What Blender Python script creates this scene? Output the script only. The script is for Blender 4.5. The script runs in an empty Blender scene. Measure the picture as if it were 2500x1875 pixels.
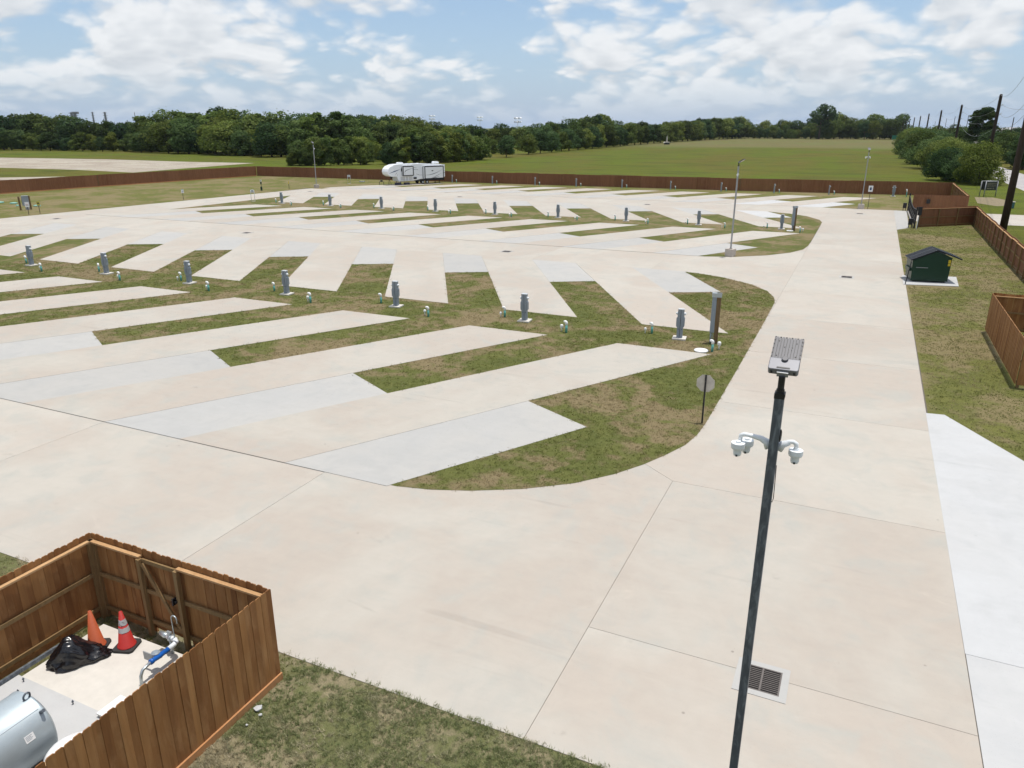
import bpy, bmesh, math, random
import numpy as np
from mathutils import Vector, Matrix

# ------------------------------------------------------------------ camera, sky, sun, exposure
SC = bpy.context.scene
COL = SC.collection
H = 10.3                                  # camera height; x runs along the parking rows, y away across them
cam_d = bpy.data.cameras.new('camera')
cam = bpy.data.objects.new('camera', cam_d)
COL.objects.link(cam)
cam.location = (0, 0, H)
cam.rotation_euler = (math.radians(90 - 18.99), 0, math.radians(24.865))
cam_d.sensor_width = 36
cam_d.lens = 1819 / 2500 * 36
cam_d.clip_start = 0.1
cam_d.clip_end = 20000
SC.camera = cam

SUN_EL = math.radians(81.5)
SUN_DIR = Vector((0.6 * math.cos(SUN_EL), 0.8 * math.cos(SUN_EL), math.sin(SUN_EL)))
SKY = 0.13
W = bpy.data.worlds.new('World')
SC.world = W
W.use_nodes = True
W.cycles.sampling_method = 'MANUAL'
W.cycles.sample_map_resolution = 512


def nd(nt, typ, **kw):
    n = nt.nodes.new(typ)
    for k, v in kw.items():
        setattr(n, k, v)
    return n


def build_world():
    nt = W.node_tree
    nt.nodes.clear()
    L = nt.links
    out = nd(nt, 'ShaderNodeOutputWorld')
    bg = nd(nt, 'ShaderNodeBackground')
    bg.inputs['Strength'].default_value = SKY
    L.new(bg.outputs[0], out.inputs[0])
    sky = nd(nt, 'ShaderNodeTexSky', sky_type='NISHITA', sun_disc=False)
    sky.sun_elevation = SUN_EL
    sky.sun_rotation = math.atan2(0.6, 0.8)
    sky.air_density = 1.0
    sky.dust_density = 0.6
    sky.ozone_density = 2.5
    tc = nd(nt, 'ShaderNodeTexCoord')
    sep = nd(nt, 'ShaderNodeSeparateXYZ')
    L.new(tc.outputs['Generated'], sep.inputs[0])

    def m(op, a, b=None, c=None, clamp=False):
        n = nd(nt, 'ShaderNodeMath', operation=op, use_clamp=clamp)
        for i, v in enumerate((a, b, c)):
            if v is None:
                continue
            if isinstance(v, (int, float)):
                n.inputs[i].default_value = v
            else:
                L.new(v, n.inputs[i])
        return n.outputs[0]

    def smooth(x, lo, hi):
        n = nd(nt, 'ShaderNodeMapRange', interpolation_type='SMOOTHSTEP')
        n.inputs['From Min'].default_value = lo
        n.inputs['From Max'].default_value = hi
        L.new(x, n.inputs['Value'])
        return n.outputs[0]
    z = m('MAXIMUM', sep.outputs[2], 0.0)

    def density(off):
        den = m('ADD', z, 0.36 + off)
        qx = m('DIVIDE', sep.outputs[0], den)
        qy = m('DIVIDE', sep.outputs[1], den)
        cb = nd(nt, 'ShaderNodeCombineXYZ')
        L.new(qx, cb.inputs[0])
        L.new(qy, cb.inputs[1])
        cb.inputs[2].default_value = 0.0
        big = nd(nt, 'ShaderNodeTexNoise', noise_dimensions='2D')
        big.inputs['Scale'].default_value = 1.35
        big.inputs['Detail'].default_value = 2
        L.new(cb.outputs[0], big.inputs['Vector'])
        n1 = nd(nt, 'ShaderNodeTexNoise', noise_dimensions='2D')
        n1.inputs['Scale'].default_value = 3.7
        n1.inputs['Detail'].default_value = 7
        n1.inputs['Roughness'].default_value = 0.46
        n1.inputs['Distortion'].default_value = 0.15
        L.new(cb.outputs[0], n1.inputs['Vector'])
        # billows: cells of warped coordinates
        wp = nd(nt, 'ShaderNodeVectorMath', operation='MULTIPLY_ADD')
        L.new(n1.outputs['Color'], wp.inputs[0])
        wp.inputs[1].default_value = (0.16, 0.16, 0.0)
        L.new(cb.outputs[0], wp.inputs[2])
        vo = nd(nt, 'ShaderNodeTexVoronoi', feature='F1', voronoi_dimensions='2D')
        vo.inputs['Scale'].default_value = 10.0
        vo.inputs['Detail'].default_value = 1.6
        L.new(wp.outputs[0], vo.inputs['Vector'])
        a = m('MULTIPLY', big.outputs[0], 0.50)
        b = m('MULTIPLY', n1.outputs[0], 0.62)
        c = m('MULTIPLY', vo.outputs['Distance'], -0.16)
        return m('ADD', m('ADD', a, b), c)
    d0 = density(0.0)
    d1 = density(0.016)
    cover = smooth(d0, 0.345, 0.50)
    lit = m('ADD', m('MULTIPLY', m('SUBTRACT', d0, d1), 4.0), 0.60, clamp=True)
    thick = smooth(d0, 0.47, 0.64)
    lit2 = m('SUBTRACT', lit, m('MULTIPLY', thick, 0.22), clamp=True)
    ramp = nd(nt, 'ShaderNodeValToRGB')
    k = 1 / SKY
    ramp.color_ramp.elements[0].position = 0.1
    ramp.color_ramp.elements[0].color = (0.66, 0.695, 0.735, 1)
    ramp.color_ramp.elements[1].position = 0.9
    ramp.color_ramp.elements[1].color = (0.90, 0.915, 0.93, 1)
    L.new(lit2, ramp.inputs[0])
    sc = nd(nt, 'ShaderNodeVectorMath', operation='SCALE')
    L.new(ramp.outputs[0], sc.inputs[0])
    sc.inputs['Scale'].default_value = k
    # clear sky: the daylight sky with a pale haze band towards the horizon
    hz = m('POWER', 2.718, m('MULTIPLY', z, -7.0))
    mixh = nd(nt, 'ShaderNodeMix', data_type='RGBA')
    L.new(m('MULTIPLY', hz, 0.85), mixh.inputs['Factor'])
    L.new(sky.outputs[0], mixh.inputs['A'])
    mixh.inputs['B'].default_value = (0.385 * k, 0.525 * k, 0.750 * k, 1)
    fade = smooth(z, 0.0, 0.075)
    mixc = nd(nt, 'ShaderNodeMix', data_type='RGBA')
    L.new(m('MULTIPLY', cover, m('ADD', m('MULTIPLY', fade, 0.78), 0.14)), mixc.inputs['Factor'])
    L.new(mixh.outputs['Result'], mixc.inputs['A'])
    L.new(sc.outputs[0], mixc.inputs['B'])
    L.new(mixc.outputs['Result'], bg.inputs['Color'])


build_world()
sun_d = bpy.data.lights.new('sun', 'SUN')
sun = bpy.data.objects.new('sun', sun_d)
COL.objects.link(sun)
sun_d.energy = 3.9
sun_d.angle = math.radians(0.55)
sun_d.color = (1.0, 0.955, 0.89)
sun.rotation_euler = (-SUN_DIR).to_track_quat('-Z', 'Y').to_euler()

SC.view_settings.view_transform = 'Standard'
SC.view_settings.look = 'None'
SC.view_settings.exposure = 0.0
SC.view_settings.gamma = 1.0
SC.view_settings.use_curve_mapping = False
SC.render.engine = 'CYCLES'
SC.cycles.max_bounces = 6
SC.cycles.diffuse_bounces = 3
SC.cycles.glossy_bounces = 3
SC.cycles.transmission_bounces = 3
SC.cycles.transparent_max_bounces = 6
SC.cycles.caustics_reflective = False
SC.cycles.caustics_refractive = False
SC.cycles.use_denoising = True
SC.cycles.denoiser = 'OPENIMAGEDENOISE'
SC.cycles.denoising_input_passes = 'RGB_ALBEDO_NORMAL'
SC.cycles.denoising_prefilter = 'ACCURATE'
SC.cycles.use_adaptive_sampling = True
SC.cycles.adaptive_threshold = 0.015
SC.cycles.adaptive_min_samples = 16

R = random.Random(7)
RN = np.random.default_rng(11)


# ------------------------------------------------------------------ mesh helpers
class MB:
    """collects shapes; build() links them as ONE mesh object"""
    def __init__(self):
        self.v = []
        self.f = []
        self.t = []
        self.tint = 0.5

    def add(self, vs, fs):
        o = len(self.v)
        self.v += [tuple(p) for p in vs]
        self.f += [tuple(i + o for i in f) for f in fs]
        self.t += [self.tint] * len(vs)
        return self

    def box(self, x0, x1, y0, y1, z0, z1):
        vs = [(x0, y0, z0), (x1, y0, z0), (x1, y1, z0), (x0, y1, z0), (x0, y0, z1), (x1, y0, z1), (x1, y1, z1), (x0, y1, z1)]
        return self.add(vs, [(3, 2, 1, 0), (4, 5, 6, 7), (0, 1, 5, 4), (1, 2, 6, 5), (2, 3, 7, 6), (3, 0, 4, 7)])

    def bar(self, a, b, w, h, up=(0, 0, 1)):
        """box beam from a to b, width w sideways, height h along up"""
        a = Vector(a)
        b = Vector(b)
        d = (b - a).normalized()
        s = d.cross(Vector(up))
        if s.length < 1e-5:
            s = d.cross(Vector((1, 0, 0)))
        s.normalize()
        u = s.cross(d).normalized()
        vs = []
        for p in (a, b):
            for i, j in ((-1, -1), (1, -1), (1, 1), (-1, 1)):
                vs.append(p + s * (i * w / 2) + u * (j * h / 2))
        return self.add(vs, [(0, 1, 2, 3), (7, 6, 5, 4), (0, 4, 5, 1), (1, 5, 6, 2), (2, 6, 7, 3), (3, 7, 4, 0)])

    def tube(self, pts, rad, n=10, cap=True):
        pts = [Vector(p) for p in pts]
        rads = rad if isinstance(rad, (list, tuple)) else [rad] * len(pts)
        rings = []
        prev = None
        for i, p in enumerate(pts):
            if i == 0:
                d = pts[1] - p
            elif i == len(pts) - 1:
                d = p - pts[i - 1]
            else:
                d = (pts[i + 1] - p).normalized() + (p - pts[i - 1]).normalized()
            d.normalize()
            if prev is None:
                s = d.cross(Vector((0, 0, 1)))
                if s.length < 1e-4:
                    s = Vector((1, 0, 0))
            else:
                s = prev - d * prev.dot(d)
            s.normalize()
            prev = s
            t = d.cross(s)
            rings.append([p + (s * math.cos(a) + t * math.sin(a)) * rads[i] for a in (2 * math.pi * k / n for k in range(n))])
        vs = [q for r in rings for q in r]
        fs = []
        for i in range(len(rings) - 1):
            for k in range(n):
                a = i * n + k
                b = i * n + (k + 1) % n
                fs.append((a, b, b + n, a + n))
        if cap:
            fs.append(tuple(range(n))[::-1])
            fs.append(tuple(range((len(rings) - 1) * n, len(rings) * n)))
        return self.add(vs, fs)

    def cyl(self, x, y, z0, z1, r, r2=None, n=20):
        return self.tube([(x, y, z0), (x, y, z1)], [r, r if r2 is None else r2], n)

    def lathe(self, x, y, prof, n=20):
        vs = []
        for r, z in prof:
            vs += [(x + r * math.cos(2 * math.pi * k / n), y + r * math.sin(2 * math.pi * k / n), z) for k in range(n)]
        fs = []
        for i in range(len(prof) - 1):
            for k in range(n):
                a = i * n + k
                b = i * n + (k + 1) % n
                fs.append((a, b, b + n, a + n))
        fs.append(tuple(range(n))[::-1])
        fs.append(tuple(range((len(prof) - 1) * n, len(prof) * n)))
        return self.add(vs, fs)

    def sheet(self, poly, z):
        return self.add([(p[0], p[1], z) for p in poly], [tuple(range(len(poly)))])

    def prism(self, poly, z0, z1):
        n = len(poly)
        vs = [(p[0], p[1], z0) for p in poly] + [(p[0], p[1], z1) for p in poly]
        fs = [tuple(range(n))[::-1], tuple(range(n, 2 * n))] + [(i, (i + 1) % n, n + (i + 1) % n, n + i) for i in range(n)]
        return self.add(vs, fs)

    def prism_axis(self, prof, y0, y1):
        """profile in x,z extruded along y"""
        n = len(prof)
        vs = [(p[0], y0, p[1]) for p in prof] + [(p[0], y1, p[1]) for p in prof]
        fs = [tuple(range(n)), tuple(range(n, 2 * n))[::-1]] + [((i + 1) % n, i, n + i, n + (i + 1) % n) for i in range(n)]
        return self.add(vs, fs)

    def mesh(self, name, mat=None, smooth=False, tint=False):
        me = bpy.data.meshes.new(name)
        me.from_pydata(self.v, [], self.f)
        if smooth:
            me.polygons.foreach_set('use_smooth', [True] * len(me.polygons))
        if tint:
            at = me.attributes.new('tint', 'FLOAT', 'POINT')
            at.data.foreach_set('value', self.t)
        if mat:
            me.materials.append(mat)
        me.update()
        return me

    def build(self, name, mat, parent=None, smooth=False, tint=False, bevel=0.0):
        me = self.mesh(name, mat, smooth, tint)
        if bevel:
            bm = bmesh.new()
            bm.from_mesh(me)
            bmesh.ops.recalc_face_normals(bm, faces=bm.faces)
            bmesh.ops.bevel(bm, geom=list(bm.edges), offset=bevel, segments=2, affect='EDGES', profile=0.6, clamp_overlap=True)
            bm.to_mesh(me)
            bm.free()
        return link(name, me, parent)


def link(name, me, parent=None):
    o = bpy.data.objects.new(name, me)
    COL.objects.link(o)
    if parent:
        o.parent = parent
    return o


def tag(o, label=None, cat=None, group=None, kind=None):
    for k, v in (('label', label), ('category', cat), ('group', group), ('kind', kind)):
        if v:
            o[k] = v
    return o


def thing(name, label, cat, loc=(0, 0, 0), rz=0.0, group=None):
    o = bpy.data.objects.new(name, None)
    o.empty_display_size = 0.2
    COL.objects.link(o)
    o.location = loc
    o.rotation_euler = (0, 0, rz)
    return tag(o, label, cat, group)


def copy_tree(o, parent=None):
    c = o.copy()
    COL.objects.link(c)
    if parent is not None:
        c.parent = parent
    for ch in list(o.children):
        copy_tree(ch, c)
    return c


ORD = ['first', 'second', 'third', 'fourth', 'fifth', 'sixth', 'seventh', 'eighth', 'ninth', 'tenth', 'eleventh', 'twelfth']


# ------------------------------------------------------------------ materials
def newmat(name):
    m = bpy.data.materials.new(name)
    m.use_nodes = True
    nt = m.node_tree
    b = nt.nodes['Principled BSDF']
    return m, nt, b


def plain(name, col, rough=0.6, metal=0.0, var=0.12, scale=6.0, bump=0.0, spec=0.4, coat=0.0):
    """painted or plain stuff with a slight uneven tone"""
    m, nt, b = newmat(name)
    L = nt.links
    tc = nd(nt, 'ShaderNodeTexCoord')
    n = nd(nt, 'ShaderNodeTexNoise')
    n.inputs['Scale'].default_value = scale
    n.inputs['Detail'].default_value = 6
    n.inputs['Roughness'].default_value = 0.65
    L.new(tc.outputs['Object'], n.inputs['Vector'])
    mr = nd(nt, 'ShaderNodeMapRange')
    mr.inputs['To Min'].default_value = 1 - var
    mr.inputs['To Max'].default_value = 1 + var
    L.new(n.outputs[0], mr.inputs['Value'])
    mx = nd(nt, 'ShaderNodeVectorMath', operation='SCALE')
    mx.inputs[0].default_value = col[:3]
    L.new(mr.outputs[0], mx.inputs['Scale'])
    L.new(mx.outputs[0], b.inputs['Base Color'])
    b.inputs['Roughness'].default_value = rough
    b.inputs['Metallic'].default_value = metal
    b.inputs['Specular IOR Level'].default_value = spec
    if coat:
        b.inputs['Coat Weight'].default_value = coat
    if bump:
        bp = nd(nt, 'ShaderNodeBump')
        bp.inputs['Strength'].default_value = bump
        bp.inputs['Distance'].default_value = 0.01
        L.new(n.outputs[0], bp.inputs['Height'])
        L.new(bp.outputs[0], b.inputs['Normal'])
    return m


class NT:
    """tiny node-graph writer"""
    def __init__(self, nt):
        self.nt = nt
        self.L = nt.links

    def _in(self, sock, v):
        if isinstance(v, (int, float)):
            sock.default_value = v
        elif isinstance(v, (tuple, list)):
            sock.default_value = tuple(v) + ((1,) if len(v) == 3 and sock.type == 'RGBA' else ())
        elif v is not None:
            self.L.new(v, sock)

    def math(self, op, a, b=None, clamp=False):
        n = nd(self.nt, 'ShaderNodeMath', operation=op, use_clamp=clamp)
        self._in(n.inputs[0], a)
        self._in(n.inputs[1], b)
        return n.outputs[0]

    def noise(self, vec, scale, detail=4, rough=0.55, dist=0.0, w=None):
        n = nd(self.nt, 'ShaderNodeTexNoise')
        if w is not None:
            n.noise_dimensions = '4D'
            self._in(n.inputs['W'], w)
        n.inputs['Scale'].default_value = scale
        n.inputs['Detail'].default_value = detail
        n.inputs['Roughness'].default_value = rough
        n.inputs['Distortion'].default_value = dist
        self._in(n.inputs['Vector'], vec)
        return n.outputs[0]

    def voro(self, vec, scale, feature='F1', rnd=1.0):
        n = nd(self.nt, 'ShaderNodeTexVoronoi', feature=feature)
        n.inputs['Scale'].default_value = scale
        n.inputs['Randomness'].default_value = rnd
        self._in(n.inputs['Vector'], vec)
        return n

    def step(self, x, lo, hi, a=0.0, b=1.0):
        n = nd(self.nt, 'ShaderNodeMapRange', interpolation_type='SMOOTHSTEP')
        n.inputs['From Min'].default_value = lo
        n.inputs['From Max'].default_value = hi
        n.inputs['To Min'].default_value = a
        n.inputs['To Max'].default_value = b
        self._in(n.inputs['Value'], x)
        return n.outputs[0]

    def mix(self, f, a, b, mode='MIX'):
        n = nd(self.nt, 'ShaderNodeMix', data_type='RGBA', blend_type=mode)
        self._in(n.inputs['Factor'], f)
        self._in(n.inputs['A'], a)
        self._in(n.inputs['B'], b)
        return n.outputs['Result']

    def scale(self, vec, s):
        n = nd(self.nt, 'ShaderNodeVectorMath', operation='MULTIPLY')
        self._in(n.inputs[0], vec)
        n.inputs[1].default_value = s
        return n.outputs[0]

    def shade(self, col, f):
        n = nd(self.nt, 'ShaderNodeVectorMath', operation='SCALE')
        self._in(n.inputs[0], col)
        self._in(n.inputs['Scale'], f)
        return n.outputs[0]

    def pos(self):
        return nd(self.nt, 'ShaderNodeNewGeometry').outputs['Position']

    def objc(self):
        return nd(self.nt, 'ShaderNodeTexCoord').outputs['Object']

    def rnd(self):
        return nd(self.nt, 'ShaderNodeObjectInfo').outputs['Random']

    def attr(self, name):
        return nd(self.nt, 'ShaderNodeAttribute', attribute_name=name).outputs['Fac']

    def bump(self, h, strength, dist, b):
        n = nd(self.nt, 'ShaderNodeBump')
        n.inputs['Strength'].default_value = strength
        n.inputs['Distance'].default_value = dist
        self._in(n.inputs['Height'], h)
        self.L.new(n.outputs[0], b.inputs['Normal'])


def concrete(name, c0, c1, c2, stain=1.0, rough=0.85):
    """broom-finished concrete: broad mottling, drag streaks, specks and stains, each slab its own tone"""
    m, nt, b = newmat(name)
    g = NT(nt)
    p = g.pos()
    r = g.rnd()
    w = g.math('MULTIPLY', r, 37.0)
    big = g.noise(p, 0.16, 5, 0.6, 0.6, w=w)
    mid = g.noise(p, 0.75, 6, 0.62, 0.8, w=w)
    col = g.mix(g.step(big, 0.38, 0.60), c0, c1)
    col = g.mix(g.math('MULTIPLY', g.step(mid, 0.46, 0.70), 0.75), col, c2)
    streak = g.noise(g.scale(p, (0.5, 3.0, 1.0)), 1.0, 5, 0.6)
    streak2 = g.noise(g.scale(p, (1.2, 40.0, 1.0)), 1.0, 3, 0.6)
    fine = g.noise(p, 28.0, 4, 0.7)
    f = g.math('ADD', g.math('MULTIPLY', g.math('SUBTRACT', streak, 0.5), 0.08), 1.0)
    f = g.math('ADD', f, g.math('MULTIPLY', g.math('SUBTRACT', streak2, 0.5), 0.05))
    f = g.math('ADD', f, g.math('MULTIPLY', g.math('SUBTRACT', fine, 0.5), 0.05))
    f = g.math('ADD', f, g.math('MULTIPLY', g.math('SUBTRACT', r, 0.5), 0.07))
    blot = g.noise(p, 1.7, 6, 0.68, 0.9, w=w)
    f = g.math('ADD', f, g.math('MULTIPLY', g.math('SUBTRACT', blot, 0.5), 0.16))
    # grey-brown scuffs and a few dark specks
    sc = g.step(g.noise(g.scale(p, (1.0, 2.2, 1.0)), 0.55, 7, 0.68, 1.2, w=w), 0.62, 0.78)
    f = g.math('SUBTRACT', f, g.math('MULTIPLY', sc, 0.22 * stain))
    pale = g.step(g.noise(g.scale(p, (0.8, 1.6, 1.0)), 0.42, 6, 0.7, 1.0), 0.62, 0.76)
    f = g.math('ADD', f, g.math('MULTIPLY', pale, 0.11))
    tr = g.step(g.noise(g.scale(p, (0.10, 2.6, 1.0)), 1.0, 3, 0.5), 0.60, 0.72)
    tr = g.math('MULTIPLY', tr, g.step(g.noise(p, 0.22, 3), 0.48, 0.62))
    f = g.math('SUBTRACT', f, g.math('MULTIPLY', tr, 0.09 * stain))
    foot = g.step(g.noise(g.scale(p, (1.4, 3.0, 1.0)), 1.5, 5, 0.72, 0.8), 0.70, 0.80)
    f = g.math('SUBTRACT', f, g.math('MULTIPLY', g.math('MULTIPLY', foot, g.step(g.noise(p, 0.2, 2), 0.44, 0.6)), 0.22 * stain))
    sp = g.voro(p, 1.1)
    spot = g.step(sp.outputs['Distance'], 0.016, 0.05, 1.0, 0.0)
    keep = g.step(g.noise(p, 0.9, 2), 0.50, 0.56)
    f = g.math('SUBTRACT', f, g.math('MULTIPLY', g.math('MULTIPLY', spot, keep), 0.35 * stain))
    col = g.shade(col, f)
    g._in(b.inputs['Base Color'], col)
    b.inputs['Roughness'].default_value = rough
    b.inputs['Specular IOR Level'].default_value = 0.25
    g.bump(g.math('ADD', g.math('MULTIPLY', fine, 0.3), streak2), 0.05, 0.003, b)
    return m


M = {}
M['concrete'] = concrete('concrete', (0.438, 0.409, 0.360), (0.412, 0.366, 0.316), (0.378, 0.372, 0.338))
M['concrete_grey'] = concrete('concrete_grey', (0.392, 0.388, 0.374), (0.410, 0.400, 0.378), (0.370, 0.368, 0.356), 0.5)
M['concrete_white'] = concrete('concrete_white', (0.472, 0.477, 0.478), (0.460, 0.460, 0.455), (0.432, 0.436, 0.436), 0.6)
M['concrete_joint'] = plain('concrete_joint', (0.12, 0.105, 0.085), 0.95, var=0.3, scale=3)
M['concrete_cast'] = plain('concrete_cast', (0.50, 0.45, 0.40), 0.85, var=0.18, scale=5, bump=0.2)
M['concrete_pale'] = plain('concrete_pale', (0.58, 0.55, 0.50), 0.85, var=0.16, scale=4, bump=0.2)


def turf(name, green, dark, dry, bare, s=1.0, cover=0.5):
    """mown lawn: green and dry patches, darker flecks, a little bare ground"""
    m, nt, b = newmat(name)
    g = NT(nt)
    p = g.pos()
    n1 = g.noise(p, 0.23 * s, 5, 0.62, 0.5)
    n2 = g.noise(p, 1.1 * s, 6, 0.65, 0.4)
    n3 = g.noise(p, 7.0, 5, 0.7)
    n4 = g.noise(p, 38.0, 3, 0.7)
    col = g.mix(g.step(n2, 0.35, 0.65), green, dark)
    dryf = g.math('MULTIPLY', g.step(g.math('ADD', g.math('MULTIPLY', n1, 0.6), g.math('MULTIPLY', n2, 0.4)), cover, cover + 0.10), 0.9)
    col = g.mix(dryf, col, dry)
    col = g.mix(g.math('MULTIPLY', g.step(n3, 0.55, 0.8), 0.45), col, dry)
    col = g.mix(g.math('MULTIPLY', g.step(g.noise(p, 0.8, 7, 0.7, 1.0), 0.66, 0.76), 0.7), col, bare)
    f = g.math('ADD', g.math('MULTIPLY', g.math('SUBTRACT', n4, 0.5), 0.9), 1.0)
    f = g.math('ADD', f, g.math('MULTIPLY', g.math('SUBTRACT', n3, 0.5), 0.5))
    g._in(b.inputs['Base Color'], g.shade(col, f))
    b.inputs['Roughness'].default_value = 0.95
    b.inputs['Specular IOR Level'].default_value = 0.1
    g.bump(g.math('ADD', n4, n3), 0.6, 0.04, b)
    return m


M['turf'] = turf('turf', (0.118, 0.126, 0.038), (0.084, 0.098, 0.028), (0.208, 0.162, 0.092), (0.34, 0.28, 0.19), 1.0, 0.465)
M['lawn'] = turf('lawn', (0.140, 0.142, 0.042), (0.104, 0.114, 0.032), (0.205, 0.166, 0.088), (0.33, 0.28, 0.19), 0.6, 0.455)


def blade_mat(name, green, dry, tipk=1.0):
    m, nt, b = newmat(name)
    g = NT(nt)
    p = g.pos()
    n1 = g.noise(p, 0.23, 5, 0.62, 0.5)
    n2 = g.noise(p, 1.1, 6, 0.65, 0.4)
    t = g.attr('tint')
    f = g.step(g.math('ADD', g.math('MULTIPLY', n1, 0.6), g.math('MULTIPLY', n2, 0.4)), 0.465, 0.565)
    f = g.math('ADD', g.math('MULTIPLY', f, 0.75), g.math('MULTIPLY', g.step(t, 0.55, 1.0), 0.6), clamp=True)
    col = g.shade(g.mix(f, green, dry), g.math('ADD', g.math('MULTIPLY', t, 0.7), 0.62))
    nt.nodes.remove(b)
    out = nt.nodes['Material Output']
    d = nd(nt, 'ShaderNodeBsdfDiffuse')
    tr = nd(nt, 'ShaderNodeBsdfTranslucent')
    mx = nd(nt, 'ShaderNodeMixShader')
    mx.inputs[0].default_value = 0.30
    nt.links.new(col, d.inputs[0])
    nt.links.new(col, tr.inputs[0])
    nt.links.new(d.outputs[0], mx.inputs[1])
    nt.links.new(tr.outputs[0], mx.inputs[2])
    nt.links.new(mx.outputs[0], out.inputs[0])
    return m


M['blade_near'] = blade_mat('near_blade', (0.210, 0.245, 0.105), (0.46, 0.40, 0.28))
M['blade_lawn'] = blade_mat('lawn_blade', (0.168, 0.182, 0.056), (0.35, 0.285, 0.175))
M['blade'] = blade_mat('grass_blade', (0.158, 0.175, 0.050), (0.335, 0.262, 0.155))


def field_mat():
    m, nt, b = newmat('field_grass')
    g = NT(nt)
    p = g.pos()
    n1 = g.noise(g.scale(p, (1.0, 0.35, 1.0)), 0.035, 6, 0.6, 0.6)
    n2 = g.noise(g.scale(p, (0.35, 1.0, 1.0)), 0.16, 6, 0.65, 0.5)
    n3 = g.noise(p, 1.6, 5, 0.7)
    col = g.mix(g.step(n1, 0.36, 0.64), (0.088, 0.118, 0.012), (0.108, 0.098, 0.020))
    col = g.mix(g.math('MULTIPLY', g.step(n2, 0.46, 0.66), 0.75), col, (0.058, 0.066, 0.015))
    n5 = g.noise(g.scale(p, (0.12, 1.0, 1.0)), 0.5, 5, 0.6)
    col = g.mix(g.math('MULTIPLY', g.step(n5, 0.52, 0.70), 0.5), col, (0.130, 0.125, 0.034))
    sep = nd(nt, 'ShaderNodeSeparateXYZ')
    g._in(sep.inputs[0], p)
    far = g.math('ADD', g.math('MULTIPLY', g.noise(g.scale(p, (0.4, 1, 1)), 0.02, 4), 160.0), sep.outputs[1])
    pale = g.step(far, 460.0, 560.0)
    pale = g.math('MULTIPLY', pale, g.step(sep.outputs[0], -170.0, -120.0))
    col = g.mix(g.math('MULTIPLY', pale, 0.45), col, (0.180, 0.155, 0.088))
    f = g.math('ADD', g.math('MULTIPLY', g.math('SUBTRACT', n3, 0.5), 0.5), 1.0)
    g._in(b.inputs['Base Color'], g.shade(col, f))
    b.inputs['Roughness'].default_value = 0.95
    b.inputs['Specular IOR Level'].default_value = 0.1
    g.bump(n3, 0.5, 0.3, b)
    return m


M['field'] = field_mat()


def dirt_mat():
    m, nt, b = newmat('bare_dirt')
    g = NT(nt)
    p = g.pos()
    n1 = g.noise(p, 0.09, 6, 0.65, 0.7)
    n2 = g.noise(p, 0.9, 6, 0.7)
    col = g.mix(g.step(n1, 0.40, 0.62), (0.300, 0.255, 0.200), (0.38, 0.34, 0.275))
    col = g.mix(g.step(n1, 0.60, 0.72), col, (0.20, 0.20, 0.075))
    f = g.math('ADD', g.math('MULTIPLY', g.math('SUBTRACT', n2, 0.5), 0.7), 1.0)
    g._in(b.inputs['Base Color'], g.shade(col, f))
    b.inputs['Roughness'].default_value = 0.95
    g.bump(n2, 0.6, 0.2, b)
    return m


M['dirt'] = dirt_mat()
M['soil'] = plain('soil', (0.10, 0.085, 0.05), 0.95, var=0.4, scale=9, bump=0.5)


def wood(name, c_dark, c_mid, c_light, use_attr=False, rough=0.75):
    """cedar board: long grain, knots, each board its own tone"""
    m, nt, b = newmat(name)
    g = NT(nt)
    o = g.objc()
    r = g.attr('tint') if use_attr else g.rnd()
    w = g.math('MULTIPLY', r, 53.0)
    grain = g.noise(g.scale(o, (16.0, 16.0, 1.1)), 1.0, 6, 0.6, 0.5, w=w)
    blot = g.noise(g.scale(o, (2.2, 2.2, 0.9)), 1.0, 5, 0.65, 0.4, w=w)
    col = g.mix(r, c_dark, c_mid)
    col = g.mix(g.math('MULTIPLY', g.step(blot, 0.45, 0.72), 0.55), col, c_light)
    f = g.math('ADD', g.math('MULTIPLY', g.math('SUBTRACT', grain, 0.5), 0.75), 1.0)
    kn = g.voro(g.scale(o, (5.0, 5.0, 1.7)), 1.0)
    knot = g.step(kn.outputs['Distance'], 0.05, 0.13, 1.0, 0.0)
    kk = g.step(g.noise(o, 1.7, 2, w=w), 0.5, 0.62)
    f = g.math('SUBTRACT', f, g.math('MULTIPLY', g.math('MULTIPLY', knot, kk), 0.5))
    g._in(b.inputs['Base Color'], g.shade(col, f))
    b.inputs['Roughness'].default_value = rough
    b.inputs['Specular IOR Level'].default_value = 0.25
    g.bump(grain, 0.35, 0.004, b)
    return m


M['board'] = wood('cedar_board', (0.200, 0.084, 0.028), (0.345, 0.168, 0.060), (0.40, 0.225, 0.098))
M['board_far'] = wood('cedar_board_far', (0.170, 0.072, 0.036), (0.240, 0.110, 0.055), (0.27, 0.135, 0.072), use_attr=True)
M['rail'] = wood('pine_rail', (0.42, 0.245, 0.115), (0.50, 0.31, 0.155), (0.54, 0.36, 0.20))
M['rail_old'] = wood('treated_rail', (0.20, 0.125, 0.055), (0.26, 0.165, 0.075), (0.24, 0.17, 0.085))
M['rotboard'] = wood('rot_board', (0.40, 0.185, 0.075), (0.47, 0.235, 0.10), (0.42, 0.23, 0.12))
M['post_wood'] = wood('post_wood', (0.13, 0.085, 0.04), (0.17, 0.11, 0.055), (0.19, 0.14, 0.08))
M['utility_wood'] = wood('utility_wood', (0.030, 0.022, 0.017), (0.040, 0.029, 0.021), (0.055, 0.042, 0.032))

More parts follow.
